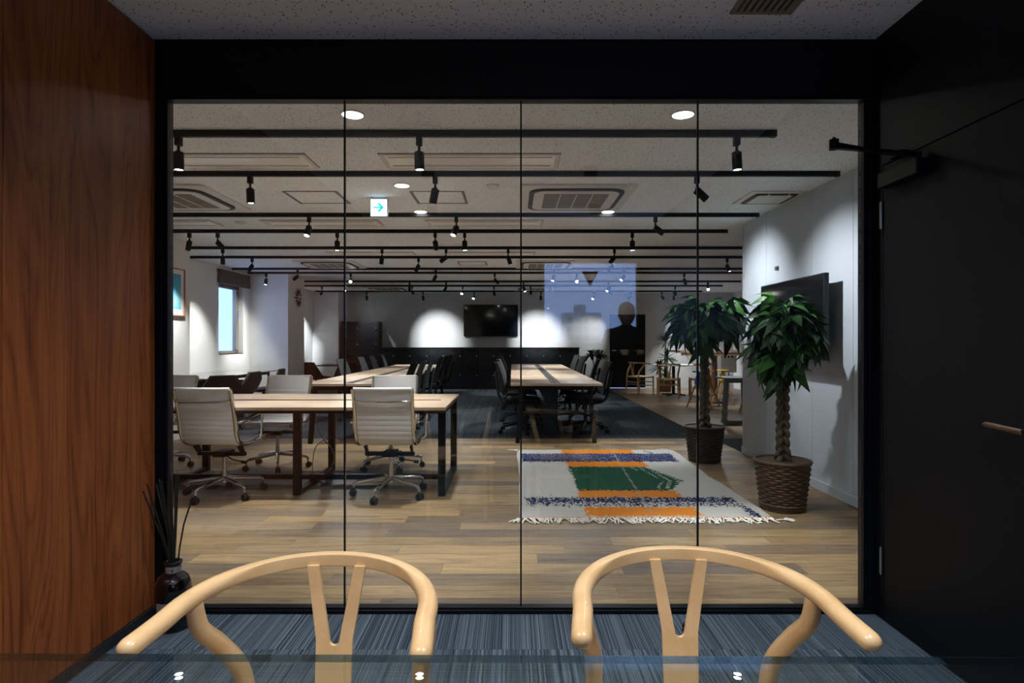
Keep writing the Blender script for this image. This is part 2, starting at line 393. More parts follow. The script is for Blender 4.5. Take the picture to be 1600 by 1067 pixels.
# ================================================================== SETTING
# ---- meeting room (where the camera stands)
ML, MR, MB_Y = -1.571, 1.60, -1.6
fl = struct(MB().box(ML-0.05, MR+0.05, MB_Y-0.05, PART_Y+0.10, -0.1, -0.006).build('floor', 'grey_base'), 'blue-grey striped carpet tile floor of the meeting room', 'floor')
tile = MB().box(-0.2495, 0.2495, -0.2495, 0.2495, -0.006, 0.0).mesh('carpet_tile', 'carpet_blue')
yy = 2.395
for j in range(-8, 1):
    for i in range(-3, 4):
        cx = 0.02+i*0.5; cy = yy+j*0.5-0.25
        if i in (-3, 3):
            x0 = max(cx-0.2495, ML); x1 = min(cx+0.2495, MR)
            if x1-x0 < 0.02: continue
            o = MB().box(x0-cx, x1-cx, -0.2495, 0.2495, -0.006, 0).build('carpet_tile', 'carpet_blue', fl, (cx, cy, 0))
        else: o = obj('carpet_tile', tile, fl, (cx, cy, 0))
for i in range(-3, 4):
    cx = 0.02+i*0.5; x0 = max(cx-0.2495, ML); x1 = min(cx+0.2495, MR)
    MB().box(x0-cx, x1-cx, 0.0005, PART_Y-yy, -0.006, 0).build('carpet_tile', 'carpet_blue', fl, (cx, yy, 0))
struct(MB().box(ML-0.2, MR+0.2, MB_Y-0.2, PART_Y+0.04, CEIL_M, CEIL_M+0.1).build('ceiling', 'ceiling'), 'fissured white mineral board ceiling of the meeting room', 'ceiling')
wl = struct(MB().box(ML-0.12, ML-0.02, MB_Y-0.1, PART_Y+0.05, 0, CEIL_M).build('wall_left', 'black_paint'), 'reddish walnut panelled wall beside the diffuser', 'wall')
for y0, y1 in ((1.899, PART_Y+0.0), (0.998, 1.895), (0.097, 0.994), (-0.804, 0.093), (MB_Y, -0.808)):
    MB().box(-0.02, 0.0, -(y1-y0)/2, (y1-y0)/2, -1.24, 1.24).build('panel', 'walnut', wl, (ML, (y0+y1)/2, 0.045+1.24), bevel=0.0015, seg=1)
struct(MB().box(ML-0.02, ML+0.006, MB_Y, PART_Y, 0, 0.043).build('baseboard_left', 'baseboard_dark', bevel=0.002), 'low dark baseboard under the walnut wall', 'baseboard')
# right black wall with door opening (door 0.86 wide against the partition)
DY0, DY1, DZ = 1.79, 2.648, 1.955
wr = MB(); wr.box(MR, MR+0.1, MB_Y-0.1, DY0-0.004, 0, CEIL_M); wr.box(MR, MR+0.1, DY0-0.004, PART_Y+0.05, DZ+0.006, CEIL_M); wr.box(MR+0.001, MR+0.1, DY1+0.004, PART_Y+0.05, 0, DZ+0.006)
wr.box(MR+0.06, MR+0.1, DY0-0.004, DY1+0.004, 0, DZ+0.006)
struct(wr.build('wall_right', 'black_wood'), 'black wood-grain wall around the meeting room door', 'wall')
d1 = thing('door_1', 'black wood-grain meeting room door with walnut lever handle', 'door', (MR, DY1, 0)); d1['kind'] = 'structure'
MB().box(0.0, 0.04, -(DY1-DY0), 0, 0.006, DZ).build('leaf', 'black_wood', d1, bevel=0.001, seg=1)
for hz in (0.253, 1.744):
    h = MB()
    for k in range(5): h.cyl((-0.006, 0.006, hz-0.055+k*0.0222), (-0.006, 0.006, hz-0.055+k*0.0222+0.0205), 0.0065, n=10)
    h.cyl((-0.006, 0.006, hz-0.06), (-0.006, 0.006, hz+0.06), 0.004, n=8)
    h.build('hinge', 'steel', d1, label='silver barrel hinge')
lv = MB()
lv.sweep([[Vector((-0.058+0.0*a, y, 0.932+dz+hh*math.sin(2*PI*k/12)*1.0)) + Vector((0.011*math.cos(2*PI*k/12), 0, 0)) for k in range(12)] for (y, hh, dz, a) in
          ((-0.645, 0.002, 0.000, 0), (-0.648, 0.0085, 0.000, 0), (-0.66, 0.0105, 0, 0), (-0.72, 0.010, -0.003, 0), (-0.80, 0.010, -0.006, 0))])
hd = lv.build('lever_handle', 'chrome', d1, label='chrome lever handle with walnut inlay')
MB().sweep([[Vector((-0.0705-0.0005*k, y, 0.932+dz+s*hh)) for k, s in ((0, -1), (0, 1), (-14, 1), (-14, -1))] for (y, hh, dz) in ((-0.652, 0.004, 0), (-0.662, 0.0078, 0), (-0.72, 0.0075, -0.003), (-0.80, 0.0075, -0.006))]).build('walnut_inlay', 'walnut_trim', hd)
MB().cyl((-0.058, -0.795, 0.926), (0.0, -0.795, 0.926), 0.009, n=12).cyl((-0.006, -0.795, 0.926), (0.0, -0.795, 0.926), 0.026, n=20).build('rose', 'black_metal', d1)
MB().cyl((-0.012, -0.795, 0.79), (0.0, -0.795, 0.79), 0.024, n=20).build('lock_cover', 'black_plastic', d1, bevel=0.003)
# door closer: body on the door, two-link arm with its elbow standing out into the room
dc = MB(); dc.box(-0.055, 0.0, -0.30, -0.05, 1.845, 1.905); dc.build('closer_body', 'black_metal', d1, bevel=0.004, label='black door closer body')
MB().bar((-0.028, -0.265, 1.925), (-0.375, -0.31, 1.940), 0.026, 0.012).cyl((-0.028, -0.265, 1.90), (-0.028, -0.265, 1.935), 0.014).build('closer_arm', 'black_metal', d1, bevel=0.002)
MB().bar((-0.375, -0.31, 1.952), (-0.02, -0.13, 1.965), 0.022, 0.010).build('closer_arm', 'black_metal', d1, bevel=0.002)
MB().cyl((-0.375, -0.31, 1.93), (-0.375, -0.31, 1.968), 0.017).cyl((-0.375, -0.31, 1.966), (-0.375, -0.31, 1.976), 0.006).build('closer_joint', 'black_metal', d1)
MB().box(-0.035, 0.0, -0.17, -0.09, 1.957, 1.975).build('closer_bracket', 'black_metal', d1)
# back of the meeting room, behind the camera, with its window
WX0, WX1, WZ0, WZ1 = 0.35, 1.46, 1.18, 2.13
wb_ = MB(); wb_.box(ML-0.1, WX0, MB_Y-0.12, MB_Y, 0, CEIL_M); wb_.box(WX1, MR+0.1, MB_Y-0.12, MB_Y, 0, CEIL_M); wb_.box(WX0, WX1, MB_Y-0.12, MB_Y, 0, WZ0); wb_.box(WX0, WX1, MB_Y-0.12, MB_Y, WZ1, CEIL_M)
struct(wb_.build('wall_back', 'black_wood'), 'black wall with a window behind the glass table', 'wall')
w3 = thing('window_3', 'meeting room window with red triangle sticker', 'window', ((WX0+WX1)/2, MB_Y-0.06, WZ0)); w3['kind'] = 'structure'
hw = (WX1-WX0)/2; hh = WZ1-WZ0
f = MB(); f.box(-hw, hw, -0.03, 0.03, 0, 0.025); f.box(-hw, hw, -0.03, 0.03, hh-0.025, hh); f.box(-hw, -hw+0.025, -0.03, 0.03, 0.025, hh-0.025); f.box(hw-0.025, hw, -0.03, 0.03, 0.025, hh-0.025)
f.build('frame', 'steel', w3)
MB().box(-hw+0.025, hw-0.025, -0.004, 0.004, 0.025, hh-0.025).build('pane', 'window_glass', w3)
MB().prism([(-0.10, 0.075), (0.10, 0.075), (0, -0.10)], 0.0, 0.001, Matrix.Translation((0.0, 0.0045, hh-0.19)) @ Matrix.Rotation(PI/2, 4, 'X') @ Matrix.Rotation(PI, 4, 'Y')).build('triangle_sticker', 'sticker_red', w3)
# glass partition = window_1
w1 = thing('window_1', 'black framed floor-to-ceiling glass partition of the meeting room', 'partition', (0, PART_Y, 0)); w1['kind'] = 'structure'
GX = [-1.523, -0.745, 0.040, 0.827, 1.555]; GZ0, GZ1 = 0.020, 2.270
struct(MB().box(ML-0.05, MR+0.05, PART_Y, PART_Y+0.09, GZ1+0.010, CEIL_M+0.05).build('wall_header', 'black_paint'), 'black header above the glass partition', 'wall')
fr = MB(); fr.box(ML, GX[0]-0.018, 0, 0.09, 0, GZ1+0.010); fr.build('frame_post', 'frame_black', w1, bevel=0.002)
fr = MB(); fr.box(GX[0]-0.020, GX[0], 0.012, 0.06, GZ0, GZ1+0.012); fr.build('frame_post', 'frame_black', w1, bevel=0.002)
fr = MB(); fr.box(GX[4], GX[4]+0.020, 0.012, 0.06, GZ0, GZ1+0.012); fr.build('frame_post', 'frame_black', w1, bevel=0.002)
fr = MB(); fr.box(GX[4]+0.018, MR, 0, 0.09, 0, GZ1+0.010); fr.build('frame_post', 'frame_black', w1, bevel=0.002)
MB().box(GX[0]-0.018, GX[4]+0.018, 0.0, 0.06, 0, GZ0-0.004).build('bottom_rail', 'frame_black', w1, bevel=0.002)
MB().box(GX[0]-0.018, GX[4]+0.018, 0.014, 0.056, GZ0-0.004, GZ0+0.003).build('bottom_channel', 'frame_black', w1, bevel=0.001, seg=1)
MB().box(GX[0]-0.018, GX[4]+0.018, 0.010, 0.062, GZ1, GZ1+0.010).build('top_rail', 'frame_black', w1, bevel=0.002)
for k in range(4): MB().box(GX[k]+0.004, GX[k+1]-0.004, 0.030, 0.040, GZ0, GZ1+0.01).build('glass_pane', 'pane_glass', w1)
for k in (1, 2, 3): MB().box(GX[k]-0.0035, GX[k]+0.0035, 0.0285, 0.0415, GZ0, GZ1+0.01).build('joint_strip', 'frame_black', w1)

# ---- office shell
OY0 = PART_Y+0.09
fo = struct(MB().box(LW-0.2, 5.8, PART_Y+0.10, BACK+0.1, -0.1, -0.006).build('floor', 'grey_base'), 'oak plank and dark carpet floor of the office', 'floor')
rowh = 0.15; y = PART_Y+0.02; plank_cache = {}; ri = 0; CARP_Y = 7.6
while y < CARP_Y-1e-3:
    y1 = min(y+rowh, CARP_Y); hgt = y1-y
    x = -4.1-random.uniform(0, 0.95)
    while x < RW:
        a = max(x, -4.1); b = min(x+0.95, RW); x += 0.95
        vis = 0.9*(y1)   # only what the camera can reach through the glass
        if b < -vis-0.3 or a > vis+0.3 or b-a < 0.03: continue
        key = (round(b-a, 3), round(hgt, 4))
        if key not in plank_cache: plank_cache[key] = MB().box(-(b-a)/2+0.0006, (b-a)/2-0.0006, -hgt/2+0.0008, hgt/2-0.0008, -0.006, 0).mesh('plank', 'plank')
        obj('plank', plank_cache[key], fo, ((a+b)/2, (y+y1)/2, 0))
    y = y1; ri += 1
MB().box(LW-0.1, 2.425, CARP_Y, BACK, -0.006, 0.0).build('carpet', 'carpet_grey', fo)
MB().box(2.5, 5.72, 6.5, 7.58, -0.006, 0.0).build('carpet', 'carpet_grey', fo)
MB().box(2.425, 5.72, 7.6, BACK, -0.006, 0.0).build('plank_flooring', 'oak_far', fo)
struct(MB().box(LW-0.2, 5.9, PART_Y+0.05, BACK+0.1, CEIL, CEIL+0.12).build('ceiling', 'ceiling'), 'fissured mineral board office ceiling with black light tracks', 'ceiling')
# right white wall
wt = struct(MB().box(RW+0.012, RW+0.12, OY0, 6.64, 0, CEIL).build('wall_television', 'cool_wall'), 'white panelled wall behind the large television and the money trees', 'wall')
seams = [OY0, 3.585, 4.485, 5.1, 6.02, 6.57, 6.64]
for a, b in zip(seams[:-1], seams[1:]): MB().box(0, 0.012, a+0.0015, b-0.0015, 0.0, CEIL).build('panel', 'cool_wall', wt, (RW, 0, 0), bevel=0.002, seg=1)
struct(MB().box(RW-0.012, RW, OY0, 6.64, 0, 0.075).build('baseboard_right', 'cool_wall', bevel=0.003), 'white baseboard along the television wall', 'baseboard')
struct(MB().box(RW+0.12, 5.8, 6.4, 6.5, 0, CEIL).build('wall_corridor', 'white_wall'), 'white wall closing the corridor behind the television wall', 'wall')
struct(MB().box(5.71, 5.83, 6.4, BACK+0.1, 0, CEIL).build('wall_lounge', 'white_wall'), 'white side wall of the lounge corner', 'wall')
DBX0, DBX1 = 2.52, 3.44
bw = MB(); bw.box(LW-0.3, DBX0, BACK, BACK+0.12, 0, CEIL); bw.box(DBX1, 5.83, BACK, BACK+0.12, 0, CEIL); bw.box(DBX0, DBX1, BACK, BACK+0.12, 1.90, CEIL); bw.box(DBX0, DBX1, BACK+0.08, BACK+0.12, 0, 1.90)
struct(bw.build('wall_far', 'grey_wall'), 'grey far wall above the black lockers', 'wall')
d2 = thing('door_2', 'tall black door in the grey far wall', 'door', ((DBX0+DBX1)/2, BACK, 0)); d2['kind'] = 'structure'
MB().box(-0.455, 0.455, -0.01, 0.05, 0.01, 1.895).build('leaf', 'black_paint', d2, bevel=0.003)
MB().box(-0.40, -0.30, -0.06, -0.045, 0.96, 0.98).box(-0.40, -0.385, -0.05, -0.01, 0.96, 0.98).build('handle', 'steel', d2)
# left walls
struct(MB().box(-4.98, -4.10, OY0, 7.82, 0, CEIL).build('wall_picture', 'warm_wall'), 'white wall carrying the framed blue picture', 'wall')
WY0, WY1, LZ0, LZ1 = 10.2, 11.13, 0.99, 2.28
lw = MB(); lw.box(LW-0.2, LW, 7.82, WY0, 0, CEIL); lw.box(LW-0.2, LW, WY1, 11.41, 0, CEIL); lw.box(LW-0.2, LW, WY0, WY1, 0, LZ0); lw.box(LW-0.2, LW, WY0, WY1, LZ1, CEIL)
struct(lw.build('wall_window', 'warm_wall'), 'white wall around the daylight window', 'wall')
struct(MB().box(LW-0.2, -4.16, 11.41, 12.3, 0, CEIL).build('wall_column', 'warm_wall'), 'white square column beside the window carrying the starburst clock', 'wall')
struct(MB().box(-5.2, -4.98, 12.3, BACK, 0, CEIL).build('wall_alcove', 'white_wall'), 'white alcove wall behind the starburst clock column', 'wall')
struct(MB().box(-5.0, -4.34, 15.36, BACK, 0, CEIL).build('wall_pier', 'white_wall'), 'pale wall pier beside the tall locker cabinet', 'wall')
# office side of the partition line
wp = MB(); wp.box(-4.2, ML-0.02, OY0-0.09, OY0, 0, CEIL); wp.box(MR+0.1, RW+0.1, OY0-0.09, OY0, 0, CEIL)
struct(wp.build('wall_front', 'white_wall'), 'office side wall flanking the glass partition', 'wall')
# side window
w2 = thing('window_2', 'narrow daylight window with brown metal casement and handle', 'window', (LW-0.10, (WY0+WY1)/2, LZ0)); w2['kind'] = 'structure'
hw = (WY1-WY0)/2; hh = LZ1-LZ0
f = MB(); f.box(-0.04, 0.02, -hw, hw, 0, 0.05); f.box(-0.04, 0.02, -hw, hw, hh-0.16, hh); f.box(-0.04, 0.02, -hw, -hw+0.05, 0.05, hh-0.16); f.box(-0.04, 0.02, hw-0.05, hw, 0.05, hh-0.16); f.build('frame', 'window_brown', w2, bevel=0.003)
f = MB(); f.box(-0.02, 0.045, hw-0.16, hw-0.05, 0.05, hh-0.16); f.build('casement_stile', 'window_brown', w2, bevel=0.003)
MB().box(-0.022, -0.016, -hw+0.05, hw-0.16, 0.05, hh-0.16).build('pane', 'window_glass', w2)
MB().bar((0.07, hw-0.10, 0.64), (0.07, hw-0.10, 0.74), 0.018, 0.014).cyl((0.045, hw-0.10, 0.735), (0.08, hw-0.10, 0.735), 0.012).build('handle', 'chrome', w2)
MB().box(0.02, 0.10, -hw, hw, -0.012, 0.0).build('sill', 'window_brown', w2)
sh = thing('roman_shade', 'folded brown roman shade at top of the side window', 'window shade', (LW+0.002, (WY0+WY1)/2+0.06, 2.17))
hw2 = 0.585
MB().box(0, 0.05, -hw2, hw2, 0.20, 0.235).build('headrail', 'shade_brown', sh)
for k in range(3): MB().box(0.005+0.004*k, 0.062-0.004*k, -hw2, hw2, 0.07*k, 0.07*k+0.075).build('fold', 'shade_brown', sh, bevel=0.012)
MB().tube([(0.05, hw2-0.03, 0.2), (0.05, hw2-0.03, -1.4)], 0.002, 5).build('cord', 'white_plastic', sh)
# outside
tag(MB().box(-9.0, -8.6, 7, 24, -6, 4.2).build('neighbour_building', 'cladding'), 'pale ribbed cladding of the building outside the side window', 'building')
nb = thing('apartment_block', 'grey apartment block outside reflected in the glass partition', 'building', (14.0, -120, -12))
MB().box(-3.6, 3.6, -4, 4, 0, 18.9).build('body', 'concrete_out', nb)
MB().box(-1.2, 0.8, -2, 2, 18.9, 20.6).build('roof_house', 'concrete_out', nb)
win = MB().box(-0.5, 0.5, -0.05, 0.05, -0.5, 0.5).mesh('window', 'slot_dark')
for r_ in range(4):
    for c_ in range(4): obj('window', win, nb, (-2.4+c_*1.6, 4.0, 12.2+r_*1.7))

# ================================================================== CEILING EQUIPMENT (office)
def cassette(x, y, lab):
    o = thing('ceiling_cassette', lab, 'air conditioner', (x, y, CEIL), 0, 'square ceiling air conditioners')
    MB().prism(rrect(0.95, 0.95, 0.03), -0.018, 0).build('panel', 'white_plastic', o, bevel=0.004)
    MB().ringprism(rrect(0.79, 0.79, 0.13, 6), rrect(0.71, 0.71, 0.10, 6), -0.030, -0.016).build('air_slot', 'slot_dark', o)
    MB().prism(rrect(0.71, 0.71, 0.10, 6), -0.034, -0.016).build('centre_panel', 'white_plastic', o, bevel=0.003)
    g = MB().box(-0.27, 0.27, -0.27, 0.27, -0.036, -0.03).build('intake_grille', 'grille_taupe', o)
    for k in range(1, 4): MB().box(-0.27+k*0.135-0.003, -0.27+k*0.135+0.003, -0.27, 0.27, -0.039, -0.035).build('grille_bar', 'light_pan', g)
    for k in range(9): MB().box(-0.27, 0.27, -0.25+k*0.06, -0.246+k*0.06, -0.038, -0.035).build('grille_slat', 'grille_taupe', g)
for j, yy in enumerate((5.38, 10.0, 14.6)):
    for x, side in ((-2.95, 'window'), (0.54, 'television')):
        cassette(x, yy, 'square ceiling air conditioner, %s from the glass partition in the %s-side row' % (ORD[j+1], side))
sv = thing('ceiling_diffuser', 'small white ceiling air diffuser against the television wall', 'air vent', (2.245, 5.37, CEIL))
MB().box(-0.235, 0.235, -0.235, 0.235, -0.012, 0).build('panel', 'white_plastic', sv, bevel=0.003)
MB().ringprism(rrect(0.36, 0.36, 0.02), rrect(0.29, 0.29, 0.02), -0.02, -0.011).build('air_slot', 'slot_dark', sv)
for k in (-0.07, 0.10): MB().box(k-0.008, k+0.008, -0.18, -0.145, -0.022, -0.012).build('divider', 'white_plastic', sv)
MB().prism(rrect(0.29, 0.29, 0.02), -0.024, -0.011).build('centre_panel', 'white_plastic', sv)
for (x, y, lab) in ((-1.697, 5.37, 'ceiling access hatch nearer the window-side air conditioner'), (-0.63, 5.37, 'ceiling access hatch between the exit sign and the smoke detector'), (-0.635, 9.9, 'ceiling access hatch between the second pair of air conditioners')):
    o = thing('access_hatch', lab, 'hatch', (x, y, CEIL), 0, 'ceiling access hatches')
    MB().box(-0.205, 0.205, -0.205, 0.205, -0.004, 0).build('board', 'ceiling', o)
    for s_ in (-1, 1):
        MB().box(s_*0.218-0.011, s_*0.218+0.011, -0.225, 0.225, -0.008, 0).build('edge', 'hatch_edge', o)
        MB().box(-0.207, 0.207, s_*0.22-0.005, s_*0.22+0.005, -0.006, 0).build('edge', 'hatch_edge', o)
rows = [4.28, 6.53, 8.8, 10.85, 13.3]
for j, yy in enumerate(rows):
    for x, side in ((-2.005, 'window'), (-0.287, 'television')) if j != 1 else ((-3.75, 'picture'), (-2.005, 'window'), (-0.287, 'television')):
        o = thing('linear_luminaire', 'unlit white recessed linear luminaire, %s row from the glass partition, %s side' % (ORD[j+1], side), 'ceiling light', (x, yy, CEIL), 0, 'unlit recessed linear luminaires')
        MB().ringprism([(-0.61, -0.165), (0.61, -0.165), (0.61, 0.165), (-0.61, 0.165)], [(-0.585, -0.14), (0.585, -0.14), (0.585, 0.14), (-0.585, 0.14)], -0.010, 0).build('frame', 'white_plastic', o)
        MB().ringprism([(-0.616, -0.171), (0.616, -0.171), (0.616, 0.171), (-0.616, 0.171)], [(-0.610, -0.165), (0.610, -0.165), (0.610, 0.165), (-0.610, 0.165)], -0.003, 0).build('painted_shadow_line', 'grille_taupe', o)  # flat dark strip painting in the shadow line around the frame
        MB().add([(-0.585, -0.14, -0.009), (0.585, -0.14, -0.009), (0.585, -0.06, -0.002), (-0.585, -0.06, -0.002), (0.585, 0.06, -0.002), (-0.585, 0.06, -0.002), (0.585, 0.14, -0.009), (-0.585, 0.14, -0.009)], [(0, 1, 2, 3), (3, 2, 4, 5), (5, 4, 6, 7)]).build('reflector', 'light_pan', o)
        for s_ in (-0.1, 0.1): MB().box(-0.56, 0.56, s_-0.004, s_+0.004, -0.012, -0.004).build('ridge', 'white_plastic', o)
for x, y, lab in ((-0.155, 4.957, 'round white smoke detector beside the second light track'), (0.955, 4.94, 'small round sensor by the television-side air conditioner'), (-2.86, 6.47, 'round smoke detector past the window-side air conditioner'), (3.4, 10.7, 'small round ceiling sensor over the lounge')):
    o = thing('smoke_detector', lab, 'smoke detector', (x, y, CEIL))
    MB().lathe([(0.055, 0), (0.055, -0.008), (0.035, -0.018), (0.02, -0.026), (0.0001, -0.027)], 20).build('body', 'white_plastic', o)
    MB().cyl((0, 0, -0.0265), (0, 0, -0.031), 0.012, n=10).build('sensor_eye', 'light_pan', o)
def add_spot(parent, pos, dirv, w, ang, blend, col, rad=0.025, name='lamp_light'):
    L = bpy.data.lights.new(name, 'SPOT'); L.energy = w; L.spot_size = ang; L.spot_blend = blend; L.color = col; L.shadow_soft_size = rad
    o = bpy.data.objects.new(name, L); COL.objects.link(o); o.parent = parent; o.location = pos
    o.rotation_euler = Vector(dirv).to_track_quat('-Z', 'Y').to_euler(); return o
def can_light(x, y, z, lab, w, ang, group):
    o = thing('cylinder_downlight', lab, 'downlight', (x, y, z), 0, group)
    MB().lathe([(0.0001, 0.0), (0.05, 0.0), (0.05, -0.085), (0.045, -0.085), (0.043, -0.03), (0.0001, -0.03)], 28).build('housing', 'black_metal', o)
    MB().cyl((0, 0, -0.034), (0, 0, -0.031), 0.04, n=24).build('lens', 'lens_down', o)
    add_spot(o, (0, 0, -0.088), (0, 0, -1), w, ang, 0.9, (1.0, 0.965, 0.92), 0.035)
def downlight(x, y, z, lab, w, ang=2.2, group='lit round downlights'):
    o = thing('downlight', lab, 'downlight', (x, y, z), 0, group)
    MB().ringprism([(0.066*math.cos(2*PI*i/24), 0.066*math.sin(2*PI*i/24)) for i in range(24)], [(0.058*math.cos(2*PI*i/24), 0.058*math.sin(2*PI*i/24)) for i in range(24)], -0.006, 0).build('trim_ring', 'white_plastic', o)
    MB().cyl((0, 0, -0.003), (0, 0, 0), 0.058, n=24).build('lens', 'lens_down', o)
    add_spot(o, (0, 0, -0.012), (0, 0, -1), w, ang, 0.8, (1.0, 0.99, 0.975), 0.055)
for x, y, lab in ((-0.884, 3.407, 'lit round downlight, first from the glass partition on the white-chair side'), (0.948, 3.407, 'lit round downlight, first from the glass partition on the rug side'),
                  (-0.888, 4.957, 'lit round downlight directly before the exit sign'), (-0.888, 5.96, 'lit round downlight just behind the exit sign'), (0.931, 5.96, 'lit round downlight over the far edge of the rug'), (0.88, 10.42, 'lit round downlight above the long table nearer the plants')):
    downlight(x, y, CEIL, lab, DOWN_W)
es = thing('exit_sign', 'lit white exit sign with green arrow hanging from the ceiling', 'exit sign', (-1.16, 5.376, CEIL))
MB().box(-0.05, 0.05, -0.02, 0.02, -0.012, 0).build('mount', 'sign_case', es)
MB().box(-0.076, 0.076, -0.022, 0.022, -0.170, -0.010).build('case', 'sign_case', es, bevel=0.003)
MB().box(-0.070, 0.070, -0.0245, -0.0215, -0.166, -0.022).build('lit_face', 'sign_white', es)
a_ = MB(); R_ = Matrix.Translation((0.0, -0.0245, -0.092)) @ Matrix.Rotation(PI/2, 4, 'X')
a_.prism([(-0.048, 0.006), (-0.048, -0.006), (0.014, -0.006), (-0.014, -0.034), (0.004, -0.040), (0.044, 0.0), (0.004, 0.040), (-0.014, 0.034), (0.014, 0.006)], 0.0, 0.0012, R_)
a_.build('arrow', 'sign_green', es, label='green right-pointing arrow')

# ---- light tracks and spotlights
TR = [(3.67, -4.0, 1.564), (4.55, -4.0, 2.41), (6.03, -4.0, 2.41), (6.92, -4.0, 2.415), (8.15, -4.77, 4.7), (9.05, -4.77, 4.7), (10.5, -4.77, 4.7), (11.1, -4.76, 4.7), (12.7, -4.8, 4.72), (13.7, -4.8, 4.68), (15.2, -4.85, 4.69)]
for i, (y, x0, x1) in enumerate(TR):
    o = thing('light_track', '%s black ceiling light track from the glass partition' % ORD[i+1], 'light track', ((x0+x1)/2, y, CEIL))
    h = (x1-x0)/2
    MB().box(-h, h, -0.017, 0.017, -0.038, 0).build('rail', 'track_black', o, bevel=0.002, seg=1)
    for s_ in (-1, 1): MB().box(s_*h-0.012, s_*h+0.012, -0.018, 0.018, -0.04, -0.001).build('end_cap', 'black_plastic', o)
ad = MB().box(-0.017, 0.017, -0.017, 0.017, -0.05, 0).mesh('adapter', 'track_black')
stem = MB().cyl((0, 0, -0.05), (0, 0, -0.098), 0.0085, n=8).mesh('stem', 'track_black')
hb = MB().lathe([(0.0001, 0.022), (0.026, 0.022), (0.029, 0.019), (0.029, -0.082), (0.0275, -0.085), (0.025, -0.085), (0.024, -0.075)], 18).mesh('head', 'track_black')
yk = MB().box(-0.009, 0.009, -0.013, 0.013, -0.012, 0.02).mesh('knuckle', 'track_black')
ln = MB().cyl((0, 0, -0.080), (0, 0, -0.0785), 0.0245, n=18).mesh('lens', 'lens')
SP = {0: [(279, (0.02, 0, -1)), (655, (0.03, 0, -1)), (1151, (0.05, 0, -1))],
      1: [(391, (0.03, 0.05, -1)), (680, (-0.22, 0.2, -1)), (1089, (1.0, 0.10, -0.85))],
      2: [(483, (-0.15, -0.42, -1)), (713, (-0.35, -0.45, -1)), (1024, (1.0, 0.07, -0.70))],
      3: [(296, (-0.35, 0.36, -0.75)), (340, (0.55, 0.55, -0.8)), (527, (0, -0.05, -1)), (680, (0.05, 0.8, -0.75)), (726, (0.03, -0.06, -1)), (988, (0.02, -0.06, -1))],
      4: [(348, (-0.1, 0.25, -1)), (597, (-0.14, 0.1, -1)), (697, (-0.85, 0.25, -0.6)), (794, (0.32, 0.2, -1)), (960, (-0.6, 0.35, -0.8))],
      5: [(394, (-0.65, 0.2, -0.8)), (654, (-0.45, 0.15, -0.9)), (957, (-0.7, 0.1, -0.7)), (1136, (0.35, -0.2, -1))],
      6: [(465, (-0.8, 0.2, -0.6)), (681, (-0.45, 0.1, -0.9)), (866, (-0.35, -0.25, -1)), (975, (-0.6, -0.35, -0.8))],
      7: [(416, (-0.1, -0.15, -1)), (548, (0.2, -1, -0.5)), (773, (0.7, 0.3, -0.6)), (901, (-0.05, -1, -0.45)), (1069, (0.4, 0.3, -0.9))],
      8: [(640, (0, 0.1, -1)), (697, (-0.5, 0.3, -0.9)), (818, (0.4, -0.3, -1)), (951, (-0.5, -0.4, -0.9)), (1106, (-0.25, -1, -0.55))],
      9: [(503, (-0.7, 1.0, -0.95)), (644, (0.34, 2.15, -1.05)), (723, (-0.2, -1, -0.75)), (772, (0.1, 0.3, -1)), (829, (0.25, 2.15, -1.05)), (953, (0.5, 0.3, -0.7)), (1055, (0.1, 0.1, -1))],
      10: [(573, (0, 0.35, -1)), (661, (0.1, 0.1, -1)), (741, (-0.2, -0.9, -0.75)), (845, (0, 0.1, -1)), (928, (-0.4, -0.6, -0.8)), (985, (-0.7, 0.25, -0.7)), (1034, (0.5, 0.3, -0.7)), (1053, (0, 0.1, -1))]}
WALLWASH = {(1, 1089): (0.62, 1.45), (2, 1024): (0.62, 1.45), (3, 296): (1.1, 0.9), (9, 644): (3.4, 0.72), (9, 829): (3.4, 0.72), (9, 503): (2.0, 0.6), (7, 548): (0.3, 1.0), (7, 901): (0.3, 1.0), (8, 1106): (0.3, 1.0), (9, 723): (0.5, 1.0), (10, 741): (0.5, 1.0)}
for i, lamps in SP.items():
    y = TR[i][0]
    for k, (px, dv) in enumerate(lamps):
        x = (px-800)*y/960.0
        o = thing('track_spotlight', 'black track spotlight, %s from the window-side end of the %s track from the glass' % (ORD[k+1], ORD[i+1]), 'spotlight', (x, y, CEIL-0.04), 0, 'black track spotlights')
        obj('adapter', ad, o); obj('stem', stem, o)
        dv = Vector(dv).normalized(); q = dv.to_track_quat('-Z', 'Y')
        side = Vector((dv.x, dv.y, 0))
        off = Vector((0, 0, -0.112)) + side*0.012
        kn_ = obj('knuckle', yk, o, (0, 0, -0.100)); kn_.rotation_euler = (0, 0, math.atan2(dv.y, dv.x) if side.length > 0.05 else 0)
        h_ = obj('head', hb, o, off); h_.rotation_euler = q.to_euler()
        obj('lens', ln, h_)
        wf, wa = WALLWASH.get((i, px), (1.0, 0.88 if i < 3 else 1.0)); w = SPOT_W*wf
        add_spot(o, off+dv*0.092, dv, w, wa, 1.0 if (i, px) in WALLWASH else 0.85, (1.0, 0.995, 0.985), 0.022)

